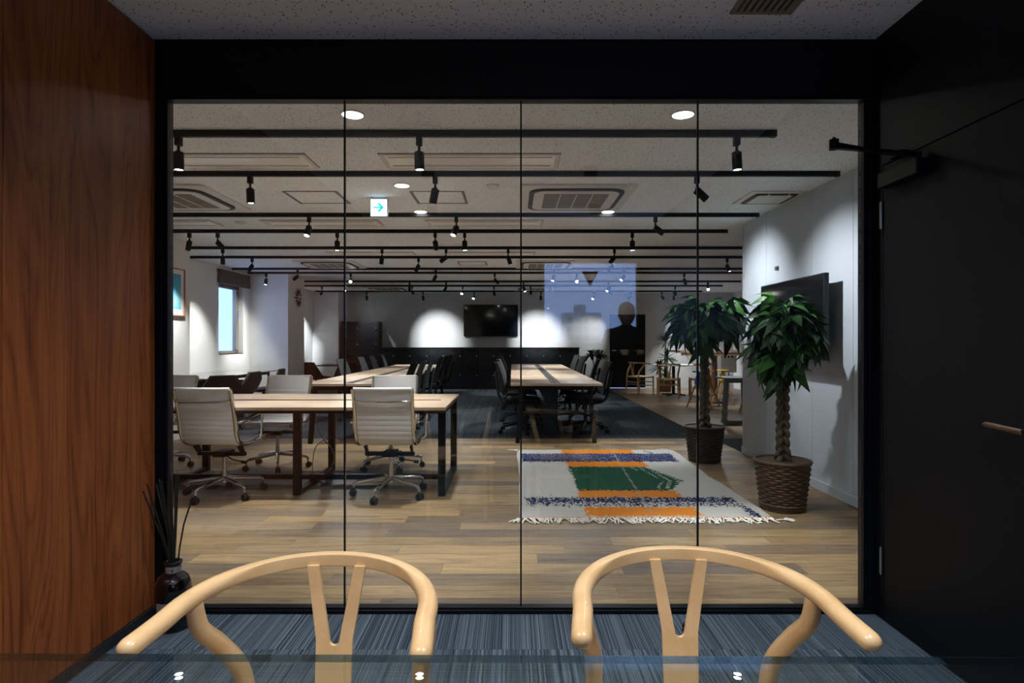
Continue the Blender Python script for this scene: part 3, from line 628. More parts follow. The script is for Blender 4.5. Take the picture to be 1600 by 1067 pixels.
# meeting room ceiling: downlights out of frame and the small vent
for x, y, lab in ((-0.64, 0.80, 'meeting room downlight near the walnut wall'), (0.60, 0.80, 'meeting room downlight near the black door'), (-0.78, -0.5, 'meeting room downlight over the table on the walnut side'), (0.80, -0.5, 'meeting room downlight over the table on the door side')):
    can_light(x, y, CEIL_M, lab, MEET_W*(1.0 if y > 0 else 0.2), 2.4, 'meeting room downlights')
mv = thing('ceiling_vent', 'small grey slotted vent in the meeting room ceiling', 'air vent', (1.005, 2.36, CEIL_M))
MB().ringprism([(-0.125, -0.125), (0.125, -0.125), (0.125, 0.125), (-0.125, 0.125)], [(-0.105, -0.105), (0.105, -0.105), (0.105, 0.105), (-0.105, 0.105)], -0.008, 0).build('frame', 'grille_taupe', mv)
MB().box(-0.105, 0.105, -0.105, 0.105, -0.002, 0).build('backing', 'slot_dark', mv)
for k in range(8): MB().box(-0.096+k*0.0268, -0.082+k*0.0268, -0.105, 0.105, -0.008, -0.002).build('slat', 'grille_taupe', mv)

# ================================================================== FURNITURE
# ---- wishbone chairs
def wishbone(name, label, wood_m, cord_m, loc, rz, group):
    t_ = thing(name, label, 'chair', loc, rz, group)
    HWd, yb, yt, ys = 0.229, -0.230, 0.105, 0.0
    path = []
    N = 44
    ctrl = [(HWd, yt, 0.700), (HWd+0.002, 0.04, 0.706)]
    for k in range(0, N+1):
        a = PI*k/N; ca = math.cos(a); sa = math.sin(a); e = 0.97
        path.append(Vector((HWd*math.copysign(abs(ca)**e, ca), ys+(yb-ys)*abs(sa)**e, 0.712+0.018*sa)))
    pre = [Vector((HWd+0.011, yt, 0.700)), Vector((HWd+0.008, yt-0.03, 0.7025)), Vector((HWd+0.004, yt-0.06, 0.706)), Vector((HWd+0.001, yt-0.085, 0.7095))]
    pts = pre+path+[Vector((-p.x, p.y, p.z)) for p in reversed(pre)]
    m = len(pts); L = [0]
    for i in range(1, m): L.append(L[-1]+(pts[i]-pts[i-1]).length)
    rings = []
    for i, p in enumerate(pts):
        tg = (pts[min(i+1, m-1)]-pts[max(i-1, 0)]).normalized(); sd = tg.cross(Vector((0, 0, 1))).normalized(); up = sd.cross(tg)
        u = abs(L[i]/L[-1]-0.5)*2            # 0 at back, 1 at tips
        k = min(1, max(0, (u-0.30)/0.28)); k = k*k*(3-2*k)
        rw = 0.0105*(1-k)+0.0185*k; rh = 0.0135*(1-k)+0.0165*k; ex = 0.16*(1-k)+0.95*k
        ring = []
        for j in range(24):
            a = 2*PI*(j+0.5)/24; ca = math.cos(a); sa = math.sin(a)
            ring.append(p+sd*rw*math.copysign(abs(ca)**ex, ca)+up*rh*math.copysign(abs(sa)**ex, sa))
        rings.append((p, ring, tg))
    full = []
    p, r, tg = rings[0]
    for s_, q in ((0.0182, 0.06), (0.0175, 0.30), (0.0152, 0.6), (0.010, 0.86)): full.append([p+(x-p)*q-tg*s_ for x in r])
    full += [r for _, r, _ in rings]
    p, r, tg = rings[-1]
    for s_, q in ((0.010, 0.86), (0.0152, 0.6), (0.0175, 0.30), (0.0182, 0.06)): full.append([p+(x-p)*q+tg*s_ for x in r])
    tr_ = MB().sweep(full).build('top_rail', wood_m, t_); tr_.data.set_sharp_from_angle(angle=0.75)
    # Y-shaped back splat
    Y = MB(); 
    def splat_y(z): return -0.212+0.030*((0.735-z)/0.31)**1.2*1.0
    out = []
    for k in range(9): f_ = k/8; out.append((-(0.0505-0.026*f_)-(0.0118+0.0022*f_), 0.722-0.152*f_))          # outer edge, one side, downwards
    out += [(-0.0385, 0.55), (-0.0375, 0.49), (-0.0365, 0.43), (0.0365, 0.43), (0.0375, 0.49), (0.0385, 0.55)]
    for k in range(8, -1, -1): f_ = k/8; out.append(((0.0505-0.026*f_)+(0.0118+0.0022*f_), 0.722-0.152*f_))
    for k in range(9): f_ = k/8; out.append(((0.0505-0.026*f_)-(0.0118+0.0022*f_), 0.722-0.152*f_))
    rc = 0.0505-0.026-0.014
    for j in range(1, 8): a_ = PI*j/8; out.append((rc*math.cos(a_), 0.570-rc*math.sin(a_)))
    for k in range(8, -1, -1): f_ = k/8; out.append((-(0.0505-0.026*f_)+(0.0118+0.0022*f_), 0.722-0.152*f_))
    n_o = len(out); vv = [Vector((x, splat_y(z)+dy, z)) for dy in (-0.0045, 0.0045) for x, z in out]
    Y.add(vv, [tuple(range(n_o)), tuple(range(2*n_o-1, n_o-1, -1))]+[((i+1) % n_o, i, n_o+i, n_o+(i+1) % n_o) for i in range(n_o)])
    Y.build('back_splat', wood_m, t_)
    # rear legs sweep up, out and forward to carry the arms
    for s_ in (-1, 1):
        ctrl = [(s_*0.192, -0.225, 0.0), (s_*0.190, -0.208, 0.25), (s_*0.186, -0.197, 0.42), (s_*0.189, -0.170, 0.52), (s_*0.206, -0.118, 0.595), (s_*0.219, -0.070, 0.650), (s_*0.222, -0.055, 0.704)]
        pp = smooth_path(ctrl, 7); n_ = len(pp)
        MB().tube(pp, [0.0125+0.0065*math.sin(PI*min(1, k/n_*0.93))**0.8 for k in range(n_)], 12).build('leg', wood_m, t_)
        MB().tube([(s_*0.235, 0.205, 0.0), (s_*0.232, 0.205, 0.2), (s_*0.228, 0.205, 0.43)], [0.013, 0.0175, 0.017], 12).build('leg', wood_m, t_)
        MB().tube([(s_*0.228, 0.205, 0.40), (s_*0.188, -0.197, 0.40)], 0.013, 8).build('seat_rail', wood_m, t_)
        MB().tube([(s_*0.232, 0.205, 0.21), (s_*0.19, -0.203, 0.24)], 0.0095, 8).build('stretcher', wood_m, t_)
    MB().tube([(-0.228, 0.205, 0.40), (0.228, 0.205, 0.40)], 0.013, 8).build('seat_rail', wood_m, t_)
    MB().tube([(-0.188, -0.197, 0.40), (0.188, -0.197, 0.40)], 0.013, 8).build('seat_rail', wood_m, t_)
    MB().tube([(-0.232, 0.205, 0.29), (0.232, 0.205, 0.29)], 0.0095, 8).build('stretcher', wood_m, t_)
    MB().tube([(-0.19, -0.202, 0.29), (0.19, -0.202, 0.29)], 0.0095, 8).build('stretcher', wood_m, t_)
    # woven paper cord seat: four triangular fields of cord ridges dipping to the middle
    sb = MB(); n_ = 20
    for k in range(n_):
        f0 = k/n_; f1 = (k+0.86)/n_
        def cor(f, s_, e):
            x = (0.228 if e > 0 else 0.188)*(1-f)*s_; y = (0.205 if e > 0 else -0.197)*(1-f)+0.004*f; return Vector((x, y, 0.416-0.016*math.sin(f*PI/2)))
        for (sa, ea), (sb_, eb) in (((-1, 1), (1, 1)), ((1, 1), (1, -1)), ((1, -1), (-1, -1)), ((-1, -1), (-1, 1))):
            a0, b0, a1, b1 = cor(f0, sa, ea), cor(f0, sb_, eb), cor(f1, sa, ea), cor(f1, sb_, eb)
            mid0 = (a0+a1)/2+Vector((0, 0, 0.004)); mid1 = (b0+b1)/2+Vector((0, 0, 0.004))
            sb.add([a0, b0, mid1, mid0, a1, b1], [(0, 1, 2, 3), (3, 2, 5, 4)])
    sb.add([(-0.226, 0.203, 0.40), (0.226, 0.203, 0.40), (0.186, -0.195, 0.40), (-0.186, -0.195, 0.40)], [(0, 1, 2, 3)])
    sb.build('woven_seat', cord_m, t_)
    return t_
wishbone('wishbone_chair', 'light beech wishbone chair at the glass table, on the walnut wall side', 'beech', 'paper_cord', (-0.382, 1.100, 0), PI-math.radians(2.2), 'beech wishbone chairs at the glass table')
wishbone('wishbone_chair', 'light beech wishbone chair at the glass table, on the black door side', 'beech', 'paper_cord', (0.360, 1.137, 0), PI-math.radians(1.2), 'beech wishbone chairs at the glass table')

# ---- glass meeting table (its far edge crosses the foot of the picture)
gt = thing('glass_table', 'clear glass meeting table in front of the two beech chairs', 'table', (0, 0.34, 0), math.radians(-0.45))
MB().box(-1.15, 1.15, -0.60, 0.600, 0.708, 0.72).build('glass_top', 'table_glass', gt)
MB().add([(-1.15, 0.6002, 0.708), (1.15, 0.6002, 0.708), (1.15, 0.602, 0.710), (-1.15, 0.602, 0.710), (1.15, 0.602, 0.718), (-1.15, 0.602, 0.718), (1.15, 0.6002, 0.72), (-1.15, 0.6002, 0.72)], [(0, 1, 2, 3), (3, 2, 4, 5), (5, 4, 6, 7), (0, 7, 6, 1)]).build('polished_edge', 'glass_edge', gt)
for s_ in (-1, 1):
    MB().bar((s_*0.62, -0.42, 0.0), (s_*0.62, -0.10, 0.700), 0.04, 0.02).build('leg', 'black_metal', gt)
    MB().bar((s_*0.62, 0.22, 0.0), (s_*0.62, -0.06, 0.700), 0.04, 0.02).build('leg', 'black_metal', gt)
    MB().box(s_*0.62-0.02, s_*0.62+0.02, -0.45, 0.25, 0.698, 0.7078).build('support_bar', 'black_metal', gt)
MB().box(-0.60, 0.60, -0.11, -0.07, 0.64, 0.68).build('cross_beam', 'black_metal', gt)

# ---- reed diffuser
rd = thing('reed_diffuser', 'large black glass reed diffuser bottle standing on the carpet', 'reed diffuser', (-1.425, 2.585, 0))
MB().lathe([(0.0001, 0.0), (0.066, 0.0), (0.072, 0.006), (0.072, 0.155), (0.069, 0.185), (0.058, 0.212), (0.040, 0.228), (0.030, 0.233), (0.028, 0.262), (0.030, 0.266), (0.035, 0.268), (0.035, 0.278), (0.022, 0.279), (0.020, 0.26), (0.0001, 0.25)], 32).build('bottle', 'bottle_black', rd)
MB().lathe([(0.0305, 0.234), (0.0305, 0.259)], 28).build('neck_band', 'label_grey', rd, label='grey paper neck band')
lb = MB()
for k in range(9):
    a0 = -2.05+k*0.12
    lb.add([(0.0728*math.cos(a0), 0.0728*math.sin(a0), 0.045), (0.0728*math.cos(a0+0.12), 0.0728*math.sin(a0+0.12), 0.045), (0.0728*math.cos(a0+0.12), 0.0728*math.sin(a0+0.12), 0.125), (0.0728*math.cos(a0), 0.0728*math.sin(a0), 0.125)], [(0, 1, 2, 3)])
lb.build('front_label', 'label_grey', rd)
mk = MB()
for an, ln_ in ((-0.5, 0.009), (0.0, 0.011), (0.5, 0.009)):
    mk.bar((0.001*an+0.012, -0.0312, 0.241), (0.012+math.sin(an)*ln_, -0.0312, 0.241+math.cos(an)*ln_), 0.0018, 0.0008, Vector((0, 1, 0)))
mk.build('neck_emblem', 'label_ink', rd)
random.seed(3)
for dx, dy, h, bend in ((-0.055, 0.0, 0.31, -0.10), (-0.03, 0.03, 0.33, -0.08), (-0.012, 0.02, 0.36, -0.02), (-0.008, 0.0, 0.37, -0.012), (0.0, 0.03, 0.37, 0.0), (0.006, 0.01, 0.37, 0.0), (0.008, -0.02, 0.36, 0.002), (-0.04, -0.02, 0.345, -0.075), (-0.02, 0.04, 0.365, -0.03), (-0.016, 0.01, 0.35, -0.05), (0.004, 0.02, 0.365, 0.004), (-0.03, 0.0, 0.36, -0.045), (0.022, 0.0, 0.30, 0.075)):
    bx = dx*0.2; by = dy*0.3
    MB().tube([(bx, by, 0.262), (bx+bend*0.28+dx*0.2, by+dy*0.4, 0.262+h*0.38), (bx+bend*0.66+dx*0.3, by+dy*0.7, 0.262+h*0.72), (bx+bend+dx*0.3, by+dy, 0.262+h)] if bend < 0.05 else [(0.018, 0, 0.262), (0.028, 0, 0.34), (0.044, 0, 0.43), (0.078, 0, 0.535)], 0.0034, 6).build('reed', 'cord_black', rd)
ds = thing('door_stop', 'small black cylindrical door stop on the carpet', 'door stop', (0.722, 2.55, 0))
MB().lathe([(0.0001, 0), (0.0165, 0), (0.0165, 0.002), (0.0145, 0.004), (0.0145, 0.028), (0.0125, 0.031), (0.0001, 0.031)], 16).build('body', 'black_plastic', ds)
MB().lathe([(0.0152, 0.016), (0.016, 0.018), (0.016, 0.025), (0.0152, 0.027)], 16).build('rubber_ring', 'cord_black', ds)

# ---- work table with white chairs (runs parallel to the partition)
wt1 = thing('work_table', 'oak work table on black steel frames between the white chairs', 'table', (-2.25, 5.21, 0))
TX0, TX1 = -1.75, 1.75
for s_, nm in ((-1, 'near'), (1, 'far')):
    y0, y1 = (-0.59, -0.05) if s_ < 0 else (0.05, 0.59)
    MB().box(TX0, TX1, y0, y1, 0.680, 0.705).build('tabletop', 'oak_top_x', wt1, bevel=0.002)
MB().box(TX1-0.10, TX1, -0.0498, 0.0498, 0.680, 0.705).build('end_strip', 'oak_top_x', wt1)
MB().box(TX0+0.01, TX1-0.10, -0.0495, 0.0495, 0.65, 0.672).build('cable_slot', 'black_metal', wt1)
for x in (1.705, 0.57, -0.60, -1.68):
    yn, yf = (-0.43, 0.54) if x > 1 else (-0.17, 0.5) if False else (-0.40, 0.52)
    for yl in (yn, yf): MB().box(x-0.028, x+0.028, yl-0.025, yl+0.025, 0.0, 0.68).build('leg', 'black_metal', wt1, bevel=0.002, seg=1)
    MB().box(x-0.025, x+0.025, yn+0.025, yf-0.025, 0.0, 0.035).build('foot_rail', 'black_metal', wt1)
    MB().box(x-0.025, x+0.025, yn+0.025, yf-0.025, 0.64, 0.679).build('top_rail', 'black_metal', wt1)
MB().box(-1.65, 1.68, -0.02, 0.02, 0.036, 0.076).build('stretcher', 'black_metal', wt1)
MB().box(TX0+0.02, TX1-0.02, -0.565, -0.535, 0.655, 0.679).build('apron', 'black_metal', wt1)
MB().box(TX0+0.02, TX1-0.02, 0.535, 0.565, 0.655, 0.679).build('apron', 'black_metal', wt1)
pc = MB(); pc.tube(smooth_path([(-1.60, 5.42, 0.64), (-1.72, 5.40, 0.52), (-1.66, 5.38, 0.36), (-1.57, 5.36, 0.26), (-1.55, 5.32, 0.14), (-1.64, 5.25, 0.02), (-1.75, 5.1, 0.006)], 6), 0.005, 6)
tag(pc.build('power_cable', 'cable_grey'), 'grey power cable hanging under the oak work table', 'cable', 'table power cables')
pc = MB(); pc.tube(smooth_path([(-1.5, 5.44, 0.33), (-1.60, 5.42, 0.35), (-1.72, 5.40, 0.28), (-1.74, 5.36, 0.1), (-1.70, 5.3, 0.006), (-1.6, 5.2, 0.006)], 6), 0.0035, 6)
tag(pc.build('power_cable', 'cord_black'), 'thin black cable looped behind the work table leg', 'cable', 'table power cables')

# ---- white ribbed chair on chrome star base
def star_base(t_, rad, zhub, leg_m, cast_m, off, hub_r=0.03, arm_r=0.013, cast_r=0.026):
    for k in range(5):
        a = math.radians(off+72*k); c, s_ = math.cos(a), math.sin(a)
        l = MB(); l.tube([(c*0.02, s_*0.02, zhub), (c*rad*0.55, s_*rad*0.55, zhub-0.018), (c*rad*0.93, s_*rad*0.93, zhub-0.032), (c*rad, s_*rad, zhub-0.045), (c*rad, s_*rad, 0.065)], [arm_r*1.25, arm_r*1.05, arm_r*0.9, arm_r*0.8, arm_r*0.7], 8)
        lo = l.build('base_leg', leg_m, t_)
        w = MB(); px = -s_; py = c; cx, cy = c*(rad+0.008), s_*(rad+0.008)
        for e in (-1, 1): w.cyl((cx+px*e*0.006, cy+py*e*0.006, cast_r), (cx+px*e*0.022, cy+py*e*0.022, cast_r), cast_r, n=14)
        w.cyl((cx-px*0.008, cy-py*0.008, cast_r), (cx+px*0.008, cy+py*0.008, cast_r), cast_r*0.5, n=8)
        w.cyl((c*rad, s_*rad, cast_r*1.2), (c*rad, s_*rad, 0.075), 0.007, n=8)
        w.build('caster', cast_m, lo)
def sling_profile():
    return smooth_path([(-0.305, 0.0, 0.850), (-0.268, 0.0, 0.74), (-0.238, 0, 0.62), (-0.222, 0, 0.53), (-0.195, 0, 0.465), (-0.14, 0, 0.428), (-0.05, 0, 0.418), (0.08, 0, 0.432), (0.17, 0, 0.442), (0.21, 0, 0.432), (0.222, 0, 0.405)], 10)
def white_chair():
    t_ = thing('office_chair', 'x', 'chair', (0, 0, 0))
    prof = [Vector((0, p.x, p.z)) for p in sling_profile()]
    m = len(prof); L = [0]
    for i in range(1, m): L.append(L[-1]+(prof[i]-prof[i-1]).length)
    # resample finely for the ribs
    fine = []; T = L[-1]; NF = 220; j = 0
    for k in range(NF+1):
        d = T*k/NF
        while j < m-2 and L[j+1] < d: j += 1
        fine.append(prof[j].lerp(prof[j+1], (d-L[j])/max(1e-6, L[j+1]-L[j])))
    nr = []
    for i in range(NF+1):
        tg = (fine[min(i+1, NF)]-fine[max(i-1, 0)]).normalized(); nr.append(Vector((0, -tg.z, tg.y)))
    rings = []
    for i, p in enumerate(fine):
        d = T*i/NF
        rib = 0.003 if d < 0.13 else 0.0060*abs(math.sin(PI*(d-0.13)/0.040))**0.6
        th = 0.004+rib
        W2 = 0.205
        xs = [-W2, -W2*0.98, 0, W2*0.98, W2]
        front = [p+Vector((x, 0, 0))+nr[i]*(th if abs(x) < W2 else 0.002) for x in xs]
        back = [p+Vector((x, 0, 0))-nr[i]*(th if abs(x) < W2 else 0.002) for x in reversed(xs)]
        rings.append(front+back)
    MB().sweep(rings).build('ribbed_sling', 'white_leather', t_)
    MB().tube([(-0.212, -0.306, 0.852), (-0.1, -0.312, 0.850), (0.1, -0.312, 0.850), (0.212, -0.306, 0.852)], 0.0135, 10).build('head_roll', 'white_leather', t_)
    for s_ in (-1, 1):
        sp = [Vector((s_*0.217, p.y, p.z)) for p in fine[::4]]
        rr = []
        for i, p in enumerate(sp):
            tg = (sp[min(i+1, len(sp)-1)]-sp[max(i-1, 0)]).normalized(); nn = Vector((0, -tg.z, tg.y))
            rr.append([p+Vector((dx*0.0115, 0, 0))+nn*dn*0.014 for dx, dn in ((-1, -0.6), (-0.5, -1), (0.5, -1), (1, -0.6), (1, 0.6), (0.5, 1), (-0.5, 1), (-1, 0.6))])
        MB().sweep(rr).build('side_rail', 'alu', t_)
        MB().tube(smooth_path([(s_*0.226, -0.246, 0.655), (s_*0.228, -0.238, 0.60), (s_*0.228, -0.225, 0.54)], 4), 0.008, 8).build('arm_bracket', 'chrome', t_)
        MB().tube(smooth_path([(s_*0.228, -0.235, 0.60), (s_*0.262, -0.21, 0.605), (s_*0.272, -0.12, 0.622), (s_*0.272, 0.03, 0.640), (s_*0.272, 0.060, 0.630), (s_*0.268, 0.064, 0.55), (s_*0.262, 0.06, 0.455), (s_*0.222, 0.055, 0.432)], 6), 0.0085, 8).build('armrest', 'chrome', t_)
        MB().tube([(s_*0.272, -0.17, 0.621), (s_*0.273, -0.06, 0.641), (s_*0.272, 0.04, 0.651)], 0.012, 8).build('arm_pad', 'black_plastic', t_)
        MB().cyl((s_*0.222, -0.234, 0.60), (s_*0.252, -0.234, 0.60), 0.011, n=12).build('arm_knob', 'chrome', t_)
        MB().prism([(-0.13, 0.405), (-0.06, 0.405), (-0.015, 0.33), (-0.06, 0.33)], s_*0.175-0.006, s_*0.175+0.006, Matrix(((0, 0, 1, 0), (1, 0, 0, 0), (0, 1, 0, 0), (0, 0, 0, 1)))).build('seat_bracket', 'black_metal', t_)
    MB().tube([(-0.21, -0.292, 0.766), (-0.17, -0.305, 0.757), (0, -0.308, 0.755), (0.17, -0.305, 0.757), (0.21, -0.292, 0.766)], [0.012, 0.012, 0.008, 0.012, 0.012], 8).build('back_spreader', 'chrome', t_)
    MB().tube([(-0.21, 0.02, 0.418), (0, 0.02, 0.400), (0.21, 0.02, 0.418)], 0.009, 8).build('seat_spreader', 'chrome', t_)
    MB().box(-0.19, 0.19, -0.06, -0.015, 0.318, 0.345).box(-0.05, 0.05, -0.085, 0.06, 0.312, 0.352).build('tilt_bar', 'black_metal', t_, bevel=0.004)
    MB().tube([(0.03, -0.05, 0.325), (0.12, -0.10, 0.30), (0.21, -0.11, 0.285)], 0.005, 6).cyl((0.20, -0.11, 0.285), (0.235, -0.11, 0.282), 0.012, n=8).build('tilt_lever', 'black_metal', t_)
    MB().cyl((0, 0, 0.10), (0, 0, 0.20), 0.021, n=14).cyl((0, 0, 0.20), (0, 0, 0.315), 0.0155, n=14).build('gas_column', 'steel', t_)
    star_base(t_, 0.285, 0.135, 'chrome', 'black_plastic', 41, arm_r=0.016)
    return t_
wc = white_chair()
wc['group'] = 'white ribbed office chairs'
wc['label'] = 'white ribbed office chair, back to the glass, nearer the rug'; wc.location = (-0.945, 4.80, 0); wc.rotation_euler = (0, 0, math.radians(-1))
dup(wc, (-2.245, 4.80, 0), math.radians(-5), 'white ribbed office chair, back to the glass, nearer the picture wall')
dup(wc, (-2.235, 5.86, 0), PI-math.radians(2), 'white ribbed office chair facing the glass across the table, in the middle')
dup(wc, (-1.15, 5.84, 0), PI+math.radians(3), 'white ribbed office chair facing the glass across the table, nearer the rug')
dup(wc, (-3.37, 5.86, 0), PI, 'white ribbed office chair facing the glass across the table, nearest the picture wall')

# ---- long tables with black mesh chairs
def long_table(x0, x1, y0, y1, lab):
    w = (x1-x0)/2; l = (y1-y0)/2
    t_ = thing('long_table', lab, 'table', ((x0+x1)/2, (y0+y1)/2, 0))
    nseg = 2; sl = 2*l/nseg
    MB().box(-w, -0.055, -l, l, 0.683, 0.71).box(-0.055, 0.055, -l, -l+0.08, 0.683, 0.71).box(-0.055, 0.055, l-0.25, l, 0.683, 0.71).box(0.055, w, -l, l, 0.683, 0.71).build('tabletop', 'oak_top_y', t_)
    cs = MB().box(-0.055, 0.055, -l+0.08, l-0.25, 0.66, 0.700).build('cable_tray', 'black_metal', t_)
    for k in range(2): MB().box(-0.045+k*0.05, -0.005+k*0.05, -l+0.12, l-0.28, 0.700, 0.708).build('tray_lid', 'slot_dark', cs)
    for k in range(nseg+1):
        y = -l+0.12+k*(2*l-0.24)/nseg
        for s_ in (-1, 1): MB().bar((s_*(w-0.08), y, 0.0), (s_*(w-0.14), y, 0.683), 0.05, 0.05).build('leg', 'black_metal', t_)
        MB().box(-w+0.14, w-0.14, y-0.02, y+0.02, 0.63, 0.682).build('cross_rail', 'black_metal', t_)
    MB().box(-0.02, 0.02, -l+0.1, l-0.1, 0.30, 0.66).build('modesty_panel', 'black_metal', t_)
    return t_
long_table(-2.45, -1.38, 7.10, 13.05, 'long oak table behind the white chairs, in the window-side row')
long_table(-0.015, 1.055, 7.15, 13.30, 'rug-side long oak table, in line with the rug')
def mesh_chair(back_m):
    t_ = thing('mesh_chair', 'x', 'chair', (0, 0, 0))
    # seat: cushioned pan with waterfall front; sitter faces +y
    rings = []
    for k, (y, z, w) in enumerate(((-0.20, 0.452, 0.19), (-0.18, 0.462, 0.225), (-0.05, 0.462, 0.24), (0.12, 0.466, 0.245), (0.22, 0.455, 0.235), (0.255, 0.43, 0.21))):
        rings.append([Vector((x*w, y, z+0.012*(1-abs(x)**3)*0+dz)) for x, dz in ((-1, -0.02), (-0.9, 0.0), (0, -0.006), (0.9, 0.0), (1, -0.02), (0.8, -0.05), (0, -0.055), (-0.8, -0.05))])
    MB().sweep(rings).build('seat', 'mesh_black', t_)
    bk = []
    for k in range(9):
        f = k/8; z = 0.50+0.43*f; w = 0.20+0.03*math.sin(PI*min(1, f*1.2+0.1)); y0 = -0.20-0.035*math.sin(PI*f*0.9)*0-0.10*f+0.03*math.sin(PI*f)
        row = []
        for x in (-1, -0.6, 0, 0.6, 1): row.append(Vector((x*w, y0-0.045*(1-x*x), z)))
        row += [v+Vector((0, -0.016, 0)) for v in reversed(row)]
        bk.append(row)
    MB().sweep(bk).build('backrest', back_m, t_)
    MB().tube(smooth_path([(0, -0.02, 0.38), (0, -0.20, 0.39), (0, -0.285, 0.46), (0, -0.315, 0.62), (0, -0.345, 0.80)], 5), [0.02]*20+[0.015], 8).build('spine', 'black_plastic', t_)
    for s_ in (-1, 1):
        MB().tube(smooth_path([(s_*0.2, 0.0, 0.40), (s_*0.275, 0.0, 0.42), (s_*0.285, -0.01, 0.62)], 5), 0.014, 8).build('arm_post', 'black_plastic', t_)
        MB().box(s_*0.285-0.035, s_*0.285+0.035, -0.14, 0.11, 0.62, 0.645).build('arm_pad', 'black_plastic', t_, bevel=0.008)
    MB().box(-0.08, 0.08, -0.12, 0.1, 0.36, 0.40).build('tilt_mechanism', 'black_plastic', t_, bevel=0.01)
    MB().cyl((0, 0, 0.10), (0, 0, 0.36), 0.025, n=12).build('gas_column', 'black_plastic', t_)
    star_base(t_, 0.31, 0.125, 'black_plastic', 'black_plastic', 18, arm_r=0.018, cast_r=0.028)
    return t_
mc = mesh_chair('mesh_black'); mg = mesh_chair('mesh_grey')
used = {}
def place_mesh(src, x, y, rz, label, group):
    if src.name not in used:
        used[src.name] = 1; src.location = (x, y, 0); src.rotation_euler = (0, 0, rz); src['label'] = label; src['group'] = group; return src
    return dup(src, (x, y, 0), rz, label, group)
random.seed(11)
for k, y in enumerate((7.75, 8.55, 9.4, 10.75, 11.6, 12.4)):
    place_mesh(mc, -1.54, y, PI/2+random.uniform(-0.12, 0.12), 'black mesh chair, %s from the white chairs, aisle side of its table' % ORD[k+1], 'black mesh chairs')
for k, y in enumerate((9.4, 10.65, 11.5, 12.4)):
    place_mesh(mg, -2.32, y, -PI/2+random.uniform(-0.12, 0.12), 'dark grey mesh chair, %s from the white chairs, window side of its long table' % ORD[k+1], 'dark grey mesh chairs')
for k, y in enumerate((8.15, 9.3, 11.0, 12.1)):
    place_mesh(mc, 0.12, y, -PI/2+random.uniform(-0.08, 0.08), 'black mesh chair, %s from the rug, window side of the rug-side table' % ORD[k+1], 'black mesh chairs')
for k, y in enumerate((8.2, 9.3, 11.0, 12.1)):
    place_mesh(mc, 0.98, y, PI/2+random.uniform(-0.12, 0.12), 'black mesh chair, %s from the rug, plant side of the rug-side table' % ORD[k+1], 'black mesh chairs')

# ---- brown shell chairs and smoked glass desk by the window wall
gd = thing('glass_desk', 'long smoked glass desk along the window wall', 'desk', (-4.39, 9.12, 0))
MB().box(-0.46, 0.46, -1.22, 1.22, 0.708, 0.72).build('glass_top', 'desk_glass', gd)
for s_ in (-1, 1):
    for y in (-1.05, 1.05): MB().cyl((s_*0.36, y, 0), (s_*0.36, y, 0.708), 0.02).build('leg', 'black_metal', gd)
    MB().box(s_*0.36-0.015, s_*0.36+0.015, -1.05, 1.05, 0.66, 0.707).build('side_rail', 'black_metal', gd)
MB().box(-0.3, 0.3, -0.25, 0.25, 0.05, 0.62).build('drawer_unit', 'black_plastic', gd)
def shell_chair():
    t_ = thing('shell_chair', 'x', 'chair', (0, 0, 0))
    rows = []
    ctrl = smooth_path([(0.23, 0.43, 0.20), (0.20, 0.45, 0.225), (0.0, 0.435, 0.24), (-0.16, 0.45, 0.245), (-0.215, 0.53, 0.25), (-0.245, 0.66, 0.22), (-0.27, 0.78, 0.15)], 5)
    outer = []; inner = []
    for i, p in enumerate(ctrl):
        y, z, w = p.x, p.y, p.z; f = i/(len(ctrl)-1)
        tg = (ctrl[min(i+1, len(ctrl)-1)]-ctrl[max(i-1, 0)]); nn = Vector((0, tg.y, -tg.x)).normalized()
        nn = Vector((0, -tg.y, tg.x)).normalized() if Vector((0, tg.y, -tg.x)).dot(Vector((0, 1, 1))) < 0 else nn
        wing = 0.07*math.sin(PI*min(1, max(0, (f-0.15)/0.7)))
        rows.append([Vector((x*w, y, z))+nn*(wing*x*x) for x in (-1, -0.75, -0.4, 0, 0.4, 0.75, 1)]); inner.append(nn)
    sh_ = MB(); sh_.sweep([r+[v-inner[i]*0.018 for v in reversed(r)] for i, r in enumerate(rows)]); sh_.build('shell', 'dark_shell', t_)
    MB().sweep([[v+inner[i]*0.012 for v in r]+[v+inner[i]*0.0005 for v in reversed(r)] for i, r in enumerate([[v*1.0 for v in r] for r in rows])]).build('upholstery', 'brown_fabric', t_)
    MB().cyl((0, 0, 0.10), (0, 0, 0.425), 0.024).build('pedestal', 'black_metal', t_)
    for k in range(4):
        a = PI/4+k*PI/2; MB().tube([(0, 0, 0.11), (0.15*math.cos(a), 0.15*math.sin(a), 0.06), (0.28*math.cos(a), 0.28*math.sin(a), 0.011)], [0.018, 0.014, 0.011], 8).build('base_leg', 'black_metal', t_)
    return t_
sc = shell_chair()
def place_shell(x, y, rz, label): return place_mesh(sc, x, y, rz, label, 'brown lined black shell chairs')
place_shell(-3.74, 7.80, PI*0.22, 'brown-lined shell chair at the glass desk, nearest the picture wall')
place_shell(-3.84, 8.55, PI/2-0.1, 'brown-lined shell chair at the middle of the smoked glass desk')
place_shell(-3.82, 9.45, PI/2+0.1, 'brown-lined shell chair at the glass desk end nearest the window')
ct = thing('cafe_table', 'small black table in the alcove past the starburst clock', 'table', (-3.72, 13.25, 0))
MB().box(-0.42, 0.42, -0.42, 0.42, 0.68, 0.70).build('tabletop', 'black_metal', ct, bevel=0.004)
MB().cyl((0, 0, 0.02), (0, 0, 0.68), 0.03).build('post', 'black_metal', ct)
